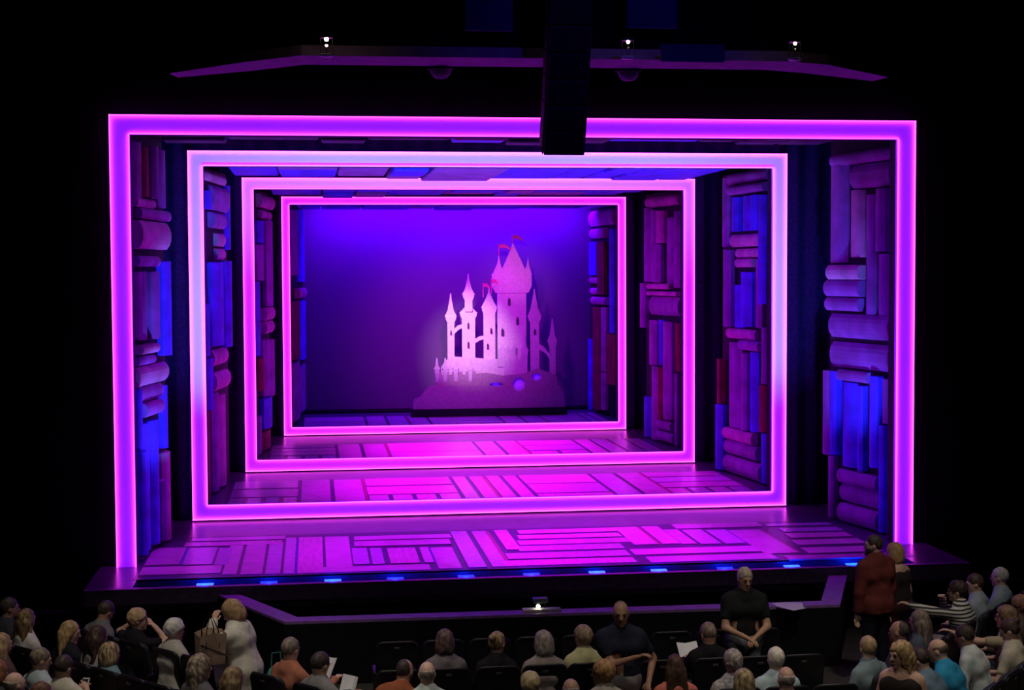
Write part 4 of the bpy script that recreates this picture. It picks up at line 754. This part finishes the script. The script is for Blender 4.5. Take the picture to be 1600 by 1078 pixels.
# --- centre block
person('dark brown haired person in grey, first of the second centre row', (-1.71, -6.06), 0, hair='bob', hcol=(.06, .035, .035), hcol2=(.14, .09, .08), top=(.17, .15, .17), sw=.16)
person('man in a rust-orange shirt bent towards the bald man', (-2.34, -7.05), 0, lean=30, side=17, hair='balding', hcol=DBR, top=(.28, .085, .04), skin='t', hy=-35, hp=-8)
person('bald man with a pale collar in the third centre row', (-1.98, -7.26), 0, hair='bald', hcol=(.30, .25, .22), top=(.50, .60, .58), skin='l')
person('woman in black with her blond-streaked hair tied up, wearing glasses', (-1.2, -6.2), 0, hair='bun', hcol=(.12, .07, .04), hcol2=(.48, .34, .20), top=(.012, .012, .015), sw=.155, hy=-35, glasses=True)
person('woman with a grey-brown bob and a taupe top', (-.72, -6.26), 0, hair='bob', hcol=(.22, .18, .16), hcol2=(.40, .35, .32), top=(.32, .27, .26), sw=.165, hy=14)
person('light-haired person in a pale yellow shirt', (-.28, -6.08), 0, hair='puff', hcol=(.24, .17, .11), hcol2=(.40, .30, .20), top=(.58, .56, .30), sw=.165, hy=30, twist=12)
person('person with cropped blond hair at the bottom edge left of centre', (-1.08, -7.8), 0, hair='puff', hcol=(.52, .40, .20), hcol2=(.72, .60, .36), top=(.05, .05, .06), sw=.16)
person('bald pinkish head at the bottom edge near the centre', (-.74, -8.0), 0, hair='bald', hcol=(.35, .28, .26), top=(.30, .32, .34), skin='f', s=.98)
person('woman with curly ginger-blond hair looking left, bottom centre', (-.33, -7.48), 0, hair='curly', hcol=(.38, .20, .08), hcol2=(.62, .38, .18), top=(.50, .46, .40), sw=.16, hy=62, skin='t')
person('woman with long dark hair in a coral top', (.37, -7.37), 0, hair='long', hcol=(.05, .028, .022), hcol2=(.12, .06, .045), top=(.72, .20, .15), sw=.16)
person('man in black reading a white sheet, second centre row', (1.03, -6.12), 0, hair='short', hcol=(.12, .08, .06), hcol2=(.28, .20, .15), top=(.010, .010, .012), hp=-26, hy=12, aL=(-.18, .36, .80), aR=(.02, .34, .74), skin='t')
person('person with curly grey hair in a pale patterned top', (.96, -7.29), 0, hair='curly', hcol=(.24, .20, .18), hcol2=(.46, .41, .38), topmat=patches('pale_pattern_cloth', (.62, .60, .56), (.28, .27, .30), 30), sw=.16)
person('white-haired man in a light blue shirt', (1.40, -7.24), 0, hair='short', hcol=(.60, .56, .46), hcol2=(.78, .74, .62), top=(.45, .58, .62), skin='l')
person('man with a thinning grey crown at the bottom, before the white-haired man', (1.28, -7.94), 0, hair='bald', hcol=(.34, .30, .27), top=(.10, .10, .12), skin='f')
person('person with streaked blond-brown hair at the bottom edge', (.86, -8.0), 0, hair='bob', hcol=(.18, .13, .07), hcol2=(.55, .44, .24), top=(.30, .26, .22), sw=.16)
person('standing man in a navy polo with one arm across his belly, facing the camera', (-.06, -6.87), 180, sit=False, s=1.0, hair='balding', hcol=(.16, .13, .11), top=(.022, .026, .045), sleeve='short', bot=(.26, .25, .24), skin='t', sw=.20,
       aR=(-.10, .24, 1.20, 1, -.3, -.7), aL=(-.26, .10, .92), hp=-10, hy=-8)
person('standing man in a black polo and grey jeans with hands together, facing the camera', (1.56, -5.56), 180, sit=False, s=1.02, hair='short', hcol=(.26, .20, .16), hcol2=(.44, .38, .32), top=(.010, .012, .012), sleeve='short', bot=(.17, .18, .21), skin='t', sw=.20,
       aR=(.05, .27, 1.03, 1, -.5, -.6), aL=(-.05, .27, 1.03, -1, -.5, -.6), hp=-16, hy=6)
# --- right block
person('standing bearded man in a rust-red jacket before the right of the stage', (3.60, -4.12), 22, sit=False, s=1.04, hair='short', hcol=(.045, .03, .025), top=(.16, .036, .032), coat=.12, bot=(.015, .018, .035), skin='l', sw=.205, hy=48, beard=True, lean=4)
person('blond woman half hidden behind the man in the rust-red jacket', (3.98, -3.85), 30, sit=False, s=.94, hair='bob', hcol=(.40, .22, .10), hcol2=(.60, .38, .18), top=(.03, .022, .025), sleeve='short', tank=True, skin='l', sw=.16, lean=6, bot=(.06, .02, .025))
person('young man with light brown hair and a grey-blue tee, leg stretched into the aisle', (2.45, -6.94), Rr, hair='short', hcol=(.28, .19, .10), hcol2=(.44, .32, .18), top=(.19, .26, .28), sleeve='short', hy=-40, twist=-18, skin='l',
       lL=((-.05, .42, .54), (.28, .86, .46), (.04, .13, -.02)))
person('dark-haired man with a bald crown behind the young man in grey-blue', (3.02, -6.34), Rr, hair='balding', hcol=(.05, .035, .03), top=(.05, .05, .06), skin='t')
person('brown-grey long-haired woman beside the dark balding man', (3.42, -5.9), Rr, hair='long', hcol=(.14, .10, .08), hcol2=(.26, .20, .16), top=(.07, .09, .12), sw=.16)
person('standing blond woman with wavy hair in a dark strappy top, facing left', (2.22, -8.35), 140, sit=False, s=.92, hair='wavy', hcol=(.28, .18, .08), hcol2=(.55, .38, .18), top=(.03, .022, .02), sleeve='short', tank=True, skin='f', sw=.165, hy=-32, hp=-6)
person('balding man in a bright blue tee leaning forward', (3.36, -7.09), Rr, lean=25, hair='bald', hcol=(.10, .07, .05), top=(.03, .28, .48), sleeve='short', skin='f', hp=-18, hy=8)
person('dark-haired person in a slate tee beside the man in bright blue', (3.02, -7.42), Rr, lean=24, hair='short', hcol=DBR, top=(.13, .20, .27), sleeve='short', hp=-28)
person('woman in a black and white striped top drinking from a cup', (4.53, -4.55), Rr, lean=10, hair='puff', hcol=DBR, topmat=stripes(), sw=.165, skin='l', hy=20, glasses=True, aR=(.03, .30, 1.02, .8, -.2, -.7), aL=(-.26, .62, .98, -.4, 0, -1), bot=(.30, .28, .26))
person('man with dark brown hair in a pale blue shirt, right front row', row('RA', 2.34, .26), Rr, lean=6, hcol=(.06, .035, .03), top=(.36, .42, .50), hy=28, hp=-12, skin='l')
person('grey-haired man in a blue-grey shirt at the end of the right front row', row('RA', 2.80, .15), Rr, hair='short', hcol=(.38, .36, .35), hcol2=(.56, .54, .52), top=(.28, .36, .42), hy=4, skin='l', s=1.02)
person('dark-haired man in a white shirt with grey patches bending forward', (3.80, -6.62), Rr, lean=20, hcol=DBR, topmat=patches('patchy_white_shirt', (.66, .68, .64), (.34, .42, .42), 5), hp=-18, skin='t')
person('woman with a dark bun in a cream top at the right', row('RB', .48, .22), Rr, lean=6, hair='bun', hcol=(.05, .028, .022), top=(.60, .54, .42), sleeve='short', sw=.155, hp=-24, hy=10)
person('brown-haired woman with an outstretched arm at the right', (4.43, -5.88), Rr, lean=4, hair='wavy', hcol=(.14, .08, .05), hcol2=(.32, .20, .12), top=(.40, .34, .22), sleeve='short', sw=.155, hy=20, aL=(-.30, .52, .98, -.4, 0, -1))
person('person with curly reddish hair at the right edge', (4.81, -5.39), Rr, hair='curly', hcol=(.18, .08, .05), hcol2=(.34, .17, .11), top=(.10, .07, .06), sw=.16)

# ------------------------------------------------------------------ what they hold
KR = mat('kraft_paper', (.52, .38, .27), .8, .12, 7, bump=.3); STR = mat('bag_strap', (.02, .015, .015), .5)
t = empty('paper_bag', (-4.06, -5.95, .13), R(20)); t.scale = (.86, .86, .92); tag(t, 'brown paper shopping bag with dark straps held by the standing woman', 'bag')
b = MB(); b.add([(-.15, -.08, 0), (.15, -.08, 0), (.15, .08, 0), (-.15, .08, 0), (-.15, -.11, .32), (.02, -.12, .36), (.17, -.10, .33), (.17, .10, .35), (-.02, .12, .38), (-.16, .10, .34)],
                [(0, 3, 2, 1), (0, 1, 6, 5, 4), (1, 2, 7, 6), (2, 3, 9, 8, 7), (3, 0, 4, 9)]); b.build('sack', KR, t)
for y_ in (-.10, .10): MB().tube([(-.08, y_, .20), (-.07, y_, .38), (0, y_ * .3, .56), (.07, y_, .38), (.08, y_, .20)], .007, 6).build('strap', STR, t)
MB().tube([(-.14, -.108, .24), (.0, -.115, .17), (.15, -.10, .10)], .008, 6).build('ribbon', STR, t)
t = empty('phone', (-5.27, -6.14, .02), R(-22)); tag(t, 'phone with a light case held by the dark-haired person in white', 'phone')
M = Matrix.Rotation(R(-50), 4, 'X'); b = MB(); b.rbox(-.038, .038, -.006, .006, -.075, .075, .004, M); b.build('case', mat('phone_case', (.62, .60, .55), .4), t)
b = MB(); b.box(-.032, .032, -.0075, -.006, -.06, .06, M); b.build('screen', mat('phone_screen', (.03, .03, .035), .15), t)
def booklet(x, y, z, rz_, op, w_, h_, label, name, tilt):
    t = empty(name, (x, y, z), R(rz_)); tag(t, label, 'paper')
    for q in (-1, 1):
        M = Matrix.Rotation(R(tilt), 4, 'X') @ Matrix.Rotation(R(-op * q), 4, 'Z')
        x0, x1 = sorted((0, q * w_)); MB().box(x0, x1, -.003, .003, 0, h_, M).build('page', PW, t)
booklet(-2.93, -5.86, -.10, -47, 25, .13, .23, 'open white programme held up by the man in the orange shirt', 'programme', -30)
booklet(-2.68, -6.42, -.13, -47, 32, .12, .20, 'large open programme held by the dark-haired person in grey', 'programme', -20)
booklet(.92, -5.72, -.08, 8, 18, .12, .19, 'folded white sheet held by the man in black', 'programme', -38)
t = empty('drinking_cup', (4.34, -4.29, .10), R(47)); tag(t, 'clear plastic cup held to the mouth by the striped woman', 'cup')
MB().lathe([(.001, 0), (.028, 0), (.038, .10), (.040, .10), (.036, .095), (.026, .005), (.001, .005)], 14).build('beaker', mat('cup_plastic', (.6, .6, .62), .25, spec=.6), t, True)
MB().lathe([(.001, .07), (.034, .07), (.001, .071)], 14).build('drink', mat('cup_drink', (.35, .30, .28), .2), t)
t = empty('teal_bag', (-3.42, -5.72, FL + .80), R(-20)); tag(t, 'crumpled teal cloth bag slung behind the standing woman in white', 'bag')
g = Grid(np.array([-.16, -.14, -.16]), np.array([.16, .14, .16]), .02); g.ell((0, 0, -.02), (.10, .07, .10), None, .03); g.ell((.02, .02, .06), (.05, .05, .07), None, .04); pp = g.pts(); g.D += .010 * np.sin(pp[..., 0] * 55 + pp[..., 2] * 30) * np.cos(pp[..., 1] * 50)
V_, Q_ = g.mesh(); link('pouch', to_mesh('pouch', V_, Q_), mat('teal_cloth', (.05, .36, .28), .7, .2, 9), t)
MB().tube([(-.05, 0, .07), (-.04, 0, .22), (.05, 0, .24), (.07, 0, .08)], .008, 6).build('handle', mat('teal_strap', (.04, .22, .18), .6), t)
